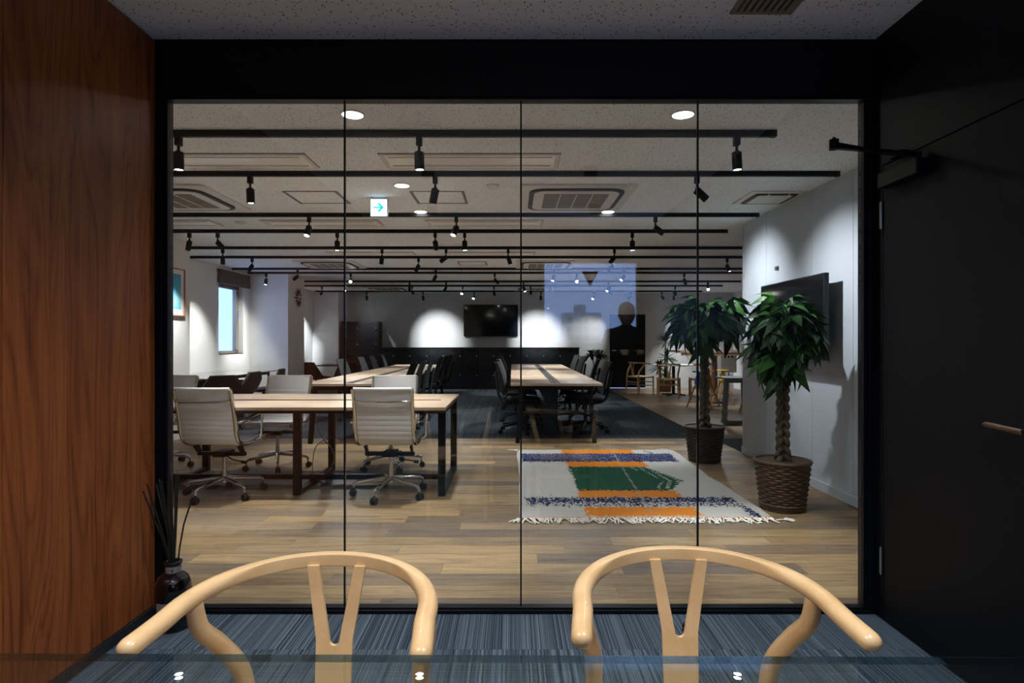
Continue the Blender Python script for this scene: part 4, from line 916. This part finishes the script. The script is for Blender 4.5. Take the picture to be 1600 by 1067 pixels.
MB().lathe([(0.0001, 0), (0.25, 0), (0.25, 0.008), (0.05, 0.022), (0.0001, 0.022)], 24).build('base', 'black_metal', ct)
place_shell(-4.02, 12.62, -0.35, 'dark shell chair in the alcove, on the clock column side')
place_shell(-3.42, 12.60, 0.5, 'dark shell chair in the alcove, between small black table and long table')
place_shell(-4.36, 13.32, -PI/2+0.15, 'dark shell chair in the alcove, against the far alcove wall')
place_shell(-3.72, 14.0, PI, 'dark shell chair in the alcove, nearest the tall lockers')

# ---- lockers
def locker_unit(x0, x1, y0, z1, nc, nr, lab):
    t_ = thing('locker_cabinet', lab, 'locker', ((x0+x1)/2, y0, 0)); w = (x1-x0)/2
    MB().box(-w, w, 0.018, 0.41, 0.0, z1).build('body', 'locker', t_)
    cw = 2*w/nc; zb = 0.06; rh = (z1-0.01-zb)/nr
    pn = MB().box(-cw/2+0.004, cw/2-0.004, 0, 0.018, -rh/2+0.004, rh/2-0.004).mesh('door', 'locker')
    kb = MB().cyl((0, -0.012, 0), (0, 0, 0), 0.018, n=12).mesh('lock_knob', 'steel')
    sl = MB().box(-0.09, 0.09, -0.002, 0.0, -0.012, 0.012).mesh('name_slot', 'black_paint')
    for r in range(nr):
        for c in range(nc):
            d = obj('door', pn, t_, (-w+cw*(c+0.5), 0, zb+rh*(r+0.5)))
            obj('lock_knob', kb, d, (cw*0.36-cw*0.0, 0, rh*0.12)); obj('name_slot', sl, d, (0, 0, rh/2-0.05))
    return t_
locker_unit(-4.295, -3.35, 15.44, 1.70, 2, 4, 'tall black locker cabinet beside the pale wall pier')
LX0, LX1 = -3.345, 1.69
n_u = 4
for k in range(n_u):
    a = LX0+(LX1-LX0)*k/n_u; b = LX0+(LX1-LX0)*(k+1)/n_u
    locker_unit(a+0.002, b-0.002, 15.44, 1.03, 3, 2, 'low black locker cabinet, %s from the tall lockers' % ORD[k+1])
tag(MB().box(LX0, LX1+0.02, 15.42, 15.85, 1.032, 1.05).build('countertop', 'locker', bevel=0.002), 'continuous black top over the low lockers', 'worktop')

# ---- televisions
tv = thing('television', 'large television on the white wall behind the money trees', 'television', (RW-0.002, 5.2, 1.057))
MB().box(-0.145, -0.105, -0.585, 0.585, 0, 0.662).build('housing', 'black_plastic', tv, bevel=0.004)
MB().box(-0.1465, -0.1445, -0.575, 0.575, 0.012, 0.652).build('screen', 'screen', tv)
MB().box(-0.105, 0.0, -0.2, 0.2, 0.2, 0.46).build('wall_mount', 'black_metal', tv)
MB().tube(smooth_path([(-0.06, -0.12, 0.22), (-0.06, -0.12, -0.02), (-0.05, -0.08, -0.09), (-0.02, 0.0, -0.07), (-0.01, 0.02, 0.05)], 6), 0.005, 6).build('cable', 'cord_black', tv)
tb = thing('television', 'television on the grey far wall above the lockers', 'television', (-0.545, BACK, 1.33))
MB().box(-0.695, 0.695, -0.085, -0.045, 0, 0.815).build('housing', 'black_plastic', tb, bevel=0.004)
MB().box(-0.685, 0.685, -0.0865, -0.0845, 0.012, 0.803).build('screen', 'screen', tb)
MB().box(-0.25, 0.25, -0.045, 0.0, 0.2, 0.55).build('wall_mount', 'black_metal', tb)
ws = thing('wall_sensor', 'small round sensor high on the television wall', 'sensor', (RW, 5.75, 1.885))
MB().lathe([(0.0001, -0.03), (0.018, -0.028), (0.022, -0.012), (0.022, 0.0)], 14).build('body', 'grey_metal', ws).rotation_euler = (0, PI/2, 0)

# ---- picture and clock
pf = thing('framed_picture', 'framed blue picture with white mat on the picture wall', 'picture', (-4.10, 7.33, 1.80))
W_, H_ = 0.33, 0.292
for a in ((-W_, W_, H_-0.014, H_), (-W_, W_, -H_, -H_+0.014), (-W_, -W_+0.014, -H_+0.014, H_-0.014), (W_-0.014, W_, -H_+0.014, H_-0.014)):
    MB().box(0, 0.03, a[0], a[1], a[2], a[3]).build('frame', 'picture_wood', pf)
MB().box(0.0, 0.015, -W_+0.014, W_-0.014, -H_+0.014, H_-0.014).build('mat_board', 'paper', pf)
MB().box(0.015, 0.0165, -W_+0.08, W_-0.08, -H_+0.085, H_-0.07).build('print', 'art', pf)
ck = thing('starburst_clock', 'black starburst wall clock with pointed rays on the column', 'clock', (-4.16, 11.92, 2.04))
for k in range(12):
    a = 2*PI*k/12; L_ = 0.225; ca, sa = math.cos(a), math.sin(a); pa, pb = -sa*0.022, ca*0.022
    P = [(0.02, ca*0.035, sa*0.035), (0.014, ca*0.12+pa, sa*0.12+pb), (0.014, ca*L_, sa*L_), (0.014, ca*0.12-pa, sa*0.12-pb), (0.032, ca*0.12, sa*0.12)]
    MB().add(P, [(0, 1, 4), (1, 2, 4), (2, 3, 4), (3, 0, 4), (0, 3, 2, 1)]).build('ray', 'black_paint', ck)
MB().cyl((0, 0, 0), (0.034, 0, 0), 0.03, n=20).build('hub', 'gold', ck)
MB().bar((0.034, 0, 0), (0.034, 0.03, 0.09), 0.008, 0.003).build('hour_hand', 'paper', ck)
MB().bar((0.037, 0, 0), (0.037, -0.05, 0.11), 0.006, 0.003).build('minute_hand', 'paper', ck)

# ---- rug
RX0, RX1, RY0, RY1 = 0.06, 1.76, 4.13, 6.74
random.seed(5)
rg = thing('rug', 'cream tufted rug with orange, green and navy bands beside the work table', 'rug', ((RX0+RX1)/2, (RY0+RY1)/2, 0))
nx, ny = 150, 200
CRM = (0.48, 0.475, 0.455); ORG = (0.62, 0.21, 0.02); NAV = (0.013, 0.022, 0.075); GRN = (0.011, 0.066, 0.036); DGR = (0.22, 0.22, 0.18)
def rnd_edge(): return random.gauss(0, 0.012)
def rug_col(x, y):
    xj = x+rnd_edge(); yj = y+random.gauss(0, 0.016)
    col = CRM
    org = 0.52+0.008*(y-5) < xj < 1.295
    if org and (4.17 < yj < 4.40 or 4.67 < yj < 4.89 or 5.80 < yj < 6.06 or 6.50 < yj < 6.73): col = ORG
    if 4.89 <= yj < 5.81 and xj > 0.53:
        xr = 1.25+0.21*max(0, 1-abs(y-5.24)/(0.57 if y > 5.24 else 0.36))
        if xj < xr:
            col = GRN
            e = (xr-x)
            if x > 1.0 and (0.02 < e-0.0 < 0.22) and y > 4.95:
                dd = abs(((e*14+abs(y-5.24)*3) % 1.0)-0.5)
                if dd < 0.22 and random.random() < 0.55 and e < 0.16: col = (0.3, 0.36, 0.28)
    if (4.42 < yj < 4.67 and 0.115 < xj < 1.66) or (6.06 < yj < 6.50 and 0.10 < xj < 1.65): 
        p = 0.16 if (y > 5 or y > 4.54) else 0.55
        col = NAV if random.random() > p else (CRM if y < 5 else (0.2, 0.22, 0.32))
        if y > 6.2 and random.random() < 0.2: col = (0.09, 0.10, 0.22)
    if abs(xj-1.655) < 0.022 and 4.15 < yj < 4.42: col = NAV
    if abs(xj-1.45-(6.6-y)*0.4) < 0.012 and 6.50 < y < 6.66: col = NAV
    if abs(x-(0.96+0.05*(y-4.2))) < 0.009 and y < 6.72: col = tuple(0.5*a+0.5*b for a, b in zip(col, (0.35, 0.30, 0.25)))
    return col
vs = []; fs = []; cols = []
zt = [[0.014+random.gauss(0, 0.0016) for i in range(nx+1)] for j in range(ny+1)]
for j in range(ny+1):
    for i in range(nx+1):
        u = i/nx; v_ = j/ny; wob = 0.012*math.sin(v_*9)+0.006*math.sin(v_*23)
        edge = 0.0 if i in (0, nx) or j in (0, ny) else zt[j][i]
        vs.append((RX0+(RX1-RX0)*u+wob*(1 if u > 0.5 else -0.6)*abs(2*u-1)-(RX0+RX1)/2, RY0+(RY1-RY0)*v_-(RY0+RY1)/2, edge+0.001))
for j in range(ny):
    for i in range(nx):
        a = j*(nx+1)+i; fs.append((a, a+1, a+nx+2, a+nx+1)); cols.append(rug_col(RX0+(RX1-RX0)*(i+0.5)/nx, RY0+(RY1-RY0)*(j+0.5)/ny))
me = bpy.data.meshes.new('pile'); me.from_pydata(vs, [], fs); me.materials.append(M['rug'])
ca_ = me.color_attributes.new('weave', 'FLOAT_COLOR', 'CORNER')
buf = []
for c in cols: buf += [c[0], c[1], c[2], 1.0]*4
ca_.data.foreach_set('color', buf); me.polygons.foreach_set('use_smooth', [True]*len(fs)); me.update()
obj('pile', me, rg)
def fringe(y, sgn, n, lmin, lmax):
    f = MB()
    for k in range(n):
        x = RX0+(RX1-RX0)*(k+0.5)/n-(RX0+RX1)/2+random.uniform(-0.008, 0.008); l = random.uniform(lmin, lmax); dx = random.uniform(-0.05, 0.05)
        f.tube(smooth_path([(x, y, 0.010), (x+dx*0.3, y+sgn*l*0.35, 0.014), (x+dx*0.9, y+sgn*l*0.7, 0.007), (x+dx*1.4, y+sgn*l, 0.006)], 2), 0.0055, 5)
    return f
o = fringe(RY0-(RY0+RY1)/2+0.01, -1, 150, 0.05, 0.12).build('fringe', 'fringe', rg); o['kind'] = 'stuff'; o['label'] = 'tangled cream tassels along the rug edge'
kn2 = MB()
for k in range(90):
    x = RX0+(RX1-RX0)*(k+0.5)/90-(RX0+RX1)/2; kn2.sphere((x, RY0-(RY0+RY1)/2+0.006+random.uniform(-0.008, 0.008), 0.014), 0.006, 6, 4)
o = kn2.build('knots', 'orange_paint', rg); o['kind'] = 'stuff'
for cx, cy in ((RX0-0.03, RY0-0.03), (RX1+0.06, RY0-0.02), (RX0-0.04, RY1), (RX1-0.1, RY1+0.03)):
    f = MB()
    for k in range(6):
        a = random.uniform(0, 6.28); f.tube([(cx-(RX0+RX1)/2, cy-(RY0+RY1)/2, 0.008), (cx-(RX0+RX1)/2+0.03*math.cos(a), cy-(RY0+RY1)/2+0.03*math.sin(a), 0.012), (cx-(RX0+RX1)/2+0.07*math.cos(a), cy-(RY0+RY1)/2+0.05*math.sin(a), 0.006)], 0.005, 5)
    f.build('corner_tassel', ['fringe', 'orange_paint'][0] if cx < 1 else 'fringe', rg)

# ---- money trees in baskets
def leaflet(mb, base, d, L_, w_, droop):
    d = d.normalized(); side = d.cross(Vector((0, 0, 1))); side = side.normalized() if side.length > 1e-3 else Vector((1, 0, 0))
    mids = []; nseg = 5
    for k in range(nseg+1):
        f = k/nseg; mids.append(base+d*L_*f+Vector((0, 0, -droop*L_*f*f)))
    vs = []; 
    for k, p in enumerate(mids):
        f = k/nseg; ww = w_*math.sin(PI*min(0.985, 0.06+f*0.93))**0.8*(1.0 if f < 0.6 else 1.0-(f-0.6)*0.9); up = Vector((0, 0, ww*0.22))
        vs += [p-side*ww+up, p, p+side*ww+up]
    fs = []
    for k in range(nseg):
        a = 3*k; fs += [(a, a+1, a+4, a+3), (a+1, a+2, a+5, a+4)]
    mb.add(vs, fs, True)
def palmate(seed, sc):
    random.seed(seed); m = MB(); pl = random.uniform(0.10, 0.17)*sc
    end = Vector((pl, 0, pl*0.25)); m.tube([(0, 0, 0), (pl*0.5, 0, pl*0.2), tuple(end)], 0.0025, 5)
    nl = random.choice((5, 6, 6, 7))
    for k in range(nl):
        a = (k-(nl-1)/2)*(2.0*PI/ (nl+0.8)); L_ = random.uniform(0.12, 0.18)*sc*(1.0-0.22*abs(a)/PI)
        dr = Vector((math.cos(a), math.sin(a), random.uniform(-0.42, 0.05)))
        leaflet(m, end, dr, L_, L_*0.22, random.uniform(0.35, 1.0))
    return m
def money_tree(loc, lab, rim, crown_z, crown_r, crown_h, nleaf, trunk_top, sc, bas, seed, light_frac, xmax):
    t_ = thing('money_tree', lab, 'potted tree', loc, 0, 'braided money trees in baskets')
    random.seed(seed)
    # basket
    nrow, nst = 19, 24
    prof = [(0.145+(rim-0.145)*(j/nrow)**0.85, 0.345*j/nrow) for j in range(nrow+1)]
    prof2 = []
    for j in range(nrow):
        (r0, z0_), (r1, z1_) = prof[j], prof[j+1]
        for q, dr in ((0.0, -0.006), (0.25, 0.0), (0.5, 0.002), (0.75, 0.0)): prof2.append((r0+(r1-r0)*q+dr, z0_+(z1_-z0_)*q))
    prof2.append(prof[-1])
    b = MB().lathe(prof2, nst*4, fn=lambda i, j: 0.0065*math.cos(PI*i/4+(PI if (j//4) % 2 else 0)))
    bo = b.build('basket', bas, t_, label='dark woven wicker basket')
    MB().tube([(rim*math.cos(2*PI*i/40), rim*math.sin(2*PI*i/40), 0.345) for i in range(40)], 0.011, 8, closed=True).build('rim', bas, bo)
    for kk in range(3):
        MB().tube([((0.147+0.004*kk)*math.cos(2*PI*i/40), (0.147+0.004*kk)*math.sin(2*PI*i/40), 0.010+0.016*kk) for i in range(40)], 0.008, 6, closed=True).build('base_coil', bas, bo)
    MB().lathe([(0.12, 0.02), (rim-0.045, 0.295), (rim-0.036, 0.303), (rim-0.042, 0.303), (rim-0.055, 0.29), (rim-0.06, 0.26)], 28).build('inner_pot', 'terracotta', t_)
    MB().lathe([(0.0001, 0.275), (rim-0.058, 0.270)], 24).build('soil', 'soil', t_)
    for s_ in range(4):
        ph = 2*PI*s_/4; pts = []
        n_ = 60; z0 = 0.265
        for k in range(n_+1):
            f = k/n_; z = z0+(trunk_top-z0)*f; tt = f*PI*3.6*1.6+ph; amp = 0.030+0.026*max(0, 1-f*4.5)
            pts.append((amp*math.sin(tt), 0.75*amp*math.sin(2*tt+0.4), z))
        MB().tube(pts, [0.0215-0.006*k/n_ for k in range(n_+1)], 8).build('braided_stem', 'trunk', t_)
    # branches spread from the braid top
    tips = []
    nb_ = 9
    for k in range(nb_):
        a = 2*PI*k/nb_+random.uniform(-0.2, 0.2); rr = crown_r*random.uniform(0.2, 0.5); zz = crown_z+crown_h*random.uniform(-0.12, 0.38)
        p = Vector((rr*math.cos(a), rr*math.sin(a), zz)); tips.append(p)
        MB().tube([(0.02*math.cos(a), 0.02*math.sin(a), trunk_top-0.03), (p.x*0.45, p.y*0.45, trunk_top+(zz-trunk_top)*0.55), tuple(p)], [0.011, 0.008, 0.005], 6).build('branch', 'trunk', t_)
    tips.append(Vector((0, 0, crown_z+crown_h*0.45)))
    var = [palmate(seed*10+q, sc) for q in range(6)]
    meshes = [v.mesh('leaf', 'leaf') for v in var]; meshes_l = [v.mesh('leaf', 'leaf_light') for v in var]
    random.seed(seed+99)
    for k in range(nleaf):
        tip = tips[k % len(tips)]; a = math.atan2(tip.y, tip.x)+random.gauss(0, 0.9) if tip.xy.length > 0.02 else random.uniform(0, 2*PI)
        el = random.uniform(-1.05, 0.65); zoff = random.uniform(-0.10, 0.04)
        for _ in range(20):
            ext = 0.30*sc*math.cos(el)
            if loc[0]+tip.x+math.cos(a)*ext < xmax: break
            a = random.uniform(0, 2*PI); el = random.uniform(-1.2, 0.9)
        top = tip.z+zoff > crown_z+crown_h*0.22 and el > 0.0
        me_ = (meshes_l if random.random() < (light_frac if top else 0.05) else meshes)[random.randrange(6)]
        o = obj('leaf', me_, t_, (tip.x, tip.y, tip.z+zoff)); o.rotation_euler = (random.uniform(-0.8, 0.8), -el, a); s_ = random.uniform(0.8, 1.15); o.scale = (s_, s_, s_)
    return t_
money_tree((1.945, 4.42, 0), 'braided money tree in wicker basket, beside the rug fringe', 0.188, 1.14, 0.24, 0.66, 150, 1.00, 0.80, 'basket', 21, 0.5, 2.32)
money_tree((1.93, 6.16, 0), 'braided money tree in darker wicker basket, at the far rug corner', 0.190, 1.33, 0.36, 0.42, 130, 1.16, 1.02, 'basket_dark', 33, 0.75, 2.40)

# ---- lounge corner
def place_wish(x, y, rz, lab):
    return wishbone('lounge_chair', lab, 'oak_chair', 'paper_cord', (x, y, 0), rz, 'oak wishbone chairs in the lounge')
place_wish(2.88, 13.90, -1.05, 'oak wishbone chair at the white round table, nearer the black door')
place_wish(3.30, 12.95, -0.25, 'oak wishbone chair with its back to the glass at the white round table')
place_wish(3.98, 13.0, 1.35, 'oak wishbone chair at the white round table, nearer the coloured stools')
rt = thing('round_table', 'round white cafe table on black post in the lounge', 'table', (3.58, 13.62, 0))
MB().lathe([(0.0001, 0.668), (0.44, 0.668), (0.45, 0.675), (0.45, 0.685), (0.44, 0.69), (0.0001, 0.69)], 40).build('tabletop', 'white_top', rt)
MB().cyl((0, 0, 0.03), (0, 0, 0.668), 0.035).build('post', 'black_metal', rt)
for k in range(4):
    a = PI/4+k*PI/2; MB().bar((0, 0, 0.04), (0.28*math.cos(a), 0.28*math.sin(a), 0.025), 0.05, 0.03).build('foot', 'black_metal', rt)
def stool(x, y, col, lab, rz):
    t_ = thing('cone_stool', lab, 'stool', (x, y, 0), rz, 'coloured stools in the lounge')
    MB().lathe([(0.0001, 0.665), (0.11, 0.665), (0.115, 0.655), (0.11, 0.645), (0.03, 0.638), (0.03, 0.60), (0.055, 0.57), (0.075, 0.49), (0.078, 0.44), (0.0001, 0.44)], 24).build('seat', col, t_)
    for k in range(4):
        a = PI/4+k*PI/2; MB().tube([(0.045*math.cos(a), 0.045*math.sin(a), 0.455), (0.22*math.cos(a), 0.22*math.sin(a), 0.0)], [0.016, 0.012], 8).build('leg', 'oak_chair', t_)
    for k in range(4):
        a = PI/4+k*PI/2; b = a+PI/2; MB().tube([(0.14*math.cos(a), 0.14*math.sin(a), 0.21), (0.14*math.cos(b), 0.14*math.sin(b), 0.21)], 0.007, 6).build('rung', 'oak_chair', t_)
stool(3.36, 11.05, 'blue_paint', 'blue seated stool with oak legs before the high table', 0.3)
stool(3.60, 11.30, 'orange_paint', 'orange seated stool with oak legs before the high table', 0.8)
stool(3.98, 11.60, 'yellow_paint', 'yellow seated stool with oak legs before the high table', 0.1)
ht = thing('high_table', 'tall wooden counter table on a thick post in the lounge', 'table', (4.15, 12.05, 0))
MB().box(-0.95, 0.95, -0.38, 0.38, 0.985, 1.03).build('tabletop', 'oak_top_x', ht, bevel=0.003)
MB().box(-0.93, 0.93, -0.37, -0.34, 0.93, 0.985).build('apron', 'brown_wood', ht)
for x in (-0.18, 0.72): MB().cyl((x, 0, 0.0), (x, 0, 0.985), 0.055, n=18).build('post', 'brown_wood', ht); MB().lathe([(0.0001, 0), (0.22, 0), (0.22, 0.012), (0.0001, 0.02)], 24, c=(x, 0, 0)).build('base', 'black_metal', ht)
gdk = thing('grey_desk', 'grey metal table with rounded loop legs past the television wall', 'table', (3.60, 8.98, 0))
MB().box(-0.56, 0.56, -0.20, 0.30, 0.655, 0.68).build('tabletop', 'grey_metal', gdk, bevel=0.004)
for x in (-0.38, 0.38):
    MB().ringprism([(-0.15, 0.64), (0.15, 0.64), (0.185, 0.03), (0.165, 0.0), (-0.165, 0.0), (-0.185, 0.03)], [(-0.095, 0.59), (0.095, 0.59), (0.12, 0.065), (0.105, 0.045), (-0.105, 0.045), (-0.12, 0.065)], -0.03, 0.03, Matrix.Translation((x, -0.10, 0.014)) @ Matrix.Rotation(PI/2, 4, 'X')).build('loop_leg', 'grey_metal', gdk)
    MB().box(x-0.10, x+0.10, -0.07, 0.22, 0.0, 0.014).build('foot_plate', 'grey_metal', gdk)
ws2 = thing('wooden_stool', 'round low wooden stool behind the grey metal table', 'stool', (4.02, 10.3, 0))
MB().lathe([(0.0001, 0.45), (0.17, 0.45), (0.175, 0.44), (0.165, 0.42), (0.06, 0.40), (0.0001, 0.40)], 24).build('seat', 'oak_chair', ws2)
for k in range(3):
    a = k*2*PI/3+0.5; MB().tube([(0.07*math.cos(a), 0.07*math.sin(a), 0.41), (0.2*math.cos(a), 0.2*math.sin(a), 0.0)], [0.018, 0.013], 8).build('leg', 'oak_chair', ws2)
nbd = thing('notice_stand', 'white notice stand with black marks in the lounge', 'notice board', (4.55, 12.9, 0))
MB().box(-0.16, 0.16, -0.012, 0.012, 0.55, 1.02).build('board', 'paper', nbd)
for k in range(3): MB().box(-0.10+k*0.075, -0.06+k*0.075, -0.014, -0.011, 0.86, 0.97).build('printed_mark', 'black_paint', nbd)
MB().cyl((0, 0, 0.01), (0, 0, 0.55), 0.015).lathe([(0.0001, 0), (0.16, 0), (0.16, 0.01), (0.0001, 0.012)], 20).build('stand', 'steel', nbd)

def blades(mb, c, n, L_, w_, up0, up1, droop, seed):
    random.seed(seed)
    for k in range(n):
        a = random.uniform(0, 2*PI); e = random.uniform(up0, up1)
        leaflet(mb, Vector(c), Vector((math.cos(a)*math.cos(e), math.sin(a)*math.cos(e), math.sin(e))), L_*random.uniform(0.75, 1.1), w_, droop)
yu = thing('yucca', 'yucca plant with spiky leaf rosettes in a dark red pot', 'potted plant', (3.66, 14.75, 0))
MB().lathe([(0.0001, 0), (0.15, 0), (0.19, 0.30), (0.20, 0.32), (0.18, 0.32), (0.17, 0.28), (0.0001, 0.27)], 28).build('pot', 'pot_red', yu)
for x, y, h, r_ in ((0.03, 0.02, 1.20, 0.36), (0.06, -0.04, 0.82, 0.32), (-0.12, 0.03, 0.58, 0.30), (0.02, -0.08, 0.36, 0.26)):
    MB().tube([(x*0.6, y, 0.27), (x, y, h)], [0.028, 0.022], 8).build('cane', 'trunk', yu)
    m_ = MB(); blades(m_, (x, y, h-0.02), 60, r_, 0.021, -0.55, 1.45, 0.18, int(h*100)); m_.build('leaf_rosette', 'leaf_blue' if h > 1 else 'leaf', yu)
fp = thing('foliage_plant', 'dark leafy plant in a white pot beside the black far door', 'potted plant', (2.05, 15.1, 0))
MB().lathe([(0.0001, 0), (0.16, 0), (0.19, 0.36), (0.18, 0.37), (0.165, 0.33), (0.0001, 0.32)], 28).build('pot', 'white_plastic', fp)
for k in range(5):
    a = k*1.256; MB().tube([(0.02*math.cos(a), 0.02*math.sin(a), 0.32), (0.06*math.cos(a), 0.06*math.sin(a), 0.68), (0.13*math.cos(a), 0.13*math.sin(a), 0.90)], 0.008, 6).build('stem', 'leaf_dark', fp)
m_ = MB()
for k in range(5):
    a = k*1.256; blades(m_, (0.13*math.cos(a), 0.13*math.sin(a), 0.88), 16, 0.27, 0.036, -0.4, 1.2, 0.45, 50+k)
m_.build('foliage', 'leaf_dark', fp)

# ---- person standing behind the camera (shows only as a dim reflection in the partition)
plain('dark_cloth', (0.004, 0.0045, 0.006, 1), 0.9, var=0.2, nscale=60)
plain('skin', (0.42, 0.27, 0.20, 1), 0.55, var=0.05)
plain('grey_hair', (0.36, 0.33, 0.29, 1), 0.7, var=0.2, nscale=60)
def skinned(name, pts, edges, radii, mat, parent, root=0, sub=2):
    me = bpy.data.meshes.new(name); me.from_pydata(pts, edges, []); o = obj(name, me, parent); me.materials.append(M[mat])
    sk = o.modifiers.new('skin', 'SKIN'); sk.use_smooth_shade = True
    for i, r in enumerate(radii):
        d = me.skin_vertices[0].data[i]; d.radius = r if isinstance(r, tuple) else (r, r); d.use_root = (i == root)
    sb = o.modifiers.new('subdivision', 'SUBSURF'); sb.levels = sub; sb.render_levels = sub
    return o
pr = thing('person', 'person in dark clothes reflected in the glass, hands raised at chest', 'person', (1.12, -0.55, 0), 0)
P = [(0, 0, 0.88), (0, 0.005, 1.02), (0, 0.0, 1.18), (0, 0.0, 1.29), (0, 0.012, 1.345), (0, 0.02, 1.385)]
E = [(0, 1), (1, 2), (2, 3), (3, 4), (4, 5)]; Rr = [(0.155, 0.105), (0.145, 0.10), (0.165, 0.11), (0.15, 0.09), (0.058, 0.058), (0.052, 0.052)]
for sd in (-1, 1):
    b0 = len(P); P += [(sd*0.165, 0.0, 1.275), (sd*0.225, -0.02, 1.06), (sd*0.14, 0.17, 1.085), (sd*0.085, 0.235, 1.10)]
    E += [(3, b0), (b0, b0+1), (b0+1, b0+2), (b0+2, b0+3)]; Rr += [0.062, 0.047, 0.036, 0.028]
    b0 = len(P); P += [(sd*0.085, 0.0, 0.80), (sd*0.10, 0.015, 0.46), (sd*0.105, -0.01, 0.10), (sd*0.115, 0.03, 0.045), (sd*0.12, 0.13, 0.035)]
    E += [(0, b0), (b0, b0+1), (b0+1, b0+2), (b0+2, b0+3), (b0+3, b0+4)]; Rr += [0.088, 0.060, 0.045, 0.042, 0.035]
skinned('body', P, E, Rr, 'dark_cloth', pr)
hd_ = MB(); hd_.sphere((0, 0.03, 1.465), 0.10, 20, 14, (0.76, 0.92, 1.12)); hd_.sphere((0, 0.118, 1.452), 0.016, 8, 6, (0.8, 1.1, 1.4))
for sd in (-1, 1): hd_.sphere((sd*0.077, 0.02, 1.46), 0.022, 8, 6, (0.4, 0.8, 1.3))
ho = hd_.build('head', 'skin', pr)
for sd in (-1, 1): MB().sphere((sd*0.030, 0.108, 1.478), 0.010, 8, 6, (1.2, 0.6, 0.8)).build('eye', 'black_paint', ho)
MB().bar((-0.022, 0.117, 1.412), (0.022, 0.117, 1.412), 0.006, 0.006).build('mouth', 'pot_red', ho)
MB().sphere((0, 0.012, 1.495), 0.103, 20, 14, (0.80, 0.93, 0.92)).build('hair', 'grey_hair', pr)
for sd in (-1, 1):
    hp = MB(); bx_, by_, bz_ = sd*0.085, 0.235, 1.10
    hp.sphere((bx_-sd*0.006, by_+0.035, bz_+0.006), 0.036, 10, 8, (0.85, 1.15, 0.5))
    for k, (off_, ln_) in enumerate(((-0.024, 0.052), (-0.009, 0.062), (0.007, 0.060), (0.022, 0.048))):
        hp.tube(smooth_path([(bx_+off_, by_+0.058, bz_+0.008), (bx_+off_-sd*0.006, by_+0.058+ln_*0.55, bz_+0.010), (bx_+off_-sd*0.012, by_+0.058+ln_*0.85, bz_-0.008), (bx_+off_-sd*0.014, by_+0.058+ln_*0.8, bz_-0.024)], 3), 0.0085, 7)
    hp.tube([(bx_-sd*0.022, by_+0.02, bz_+0.008), (bx_-sd*0.042, by_+0.04, bz_+0.016), (bx_-sd*0.050, by_+0.066, bz_+0.012)], [0.011, 0.0095, 0.008], 7)
    hp.build('hand', 'skin', pr)

# no stray selection of template labels
for o in bpy.data.objects:
    if o.get('label') == 'x': print('unplaced template', o.name)
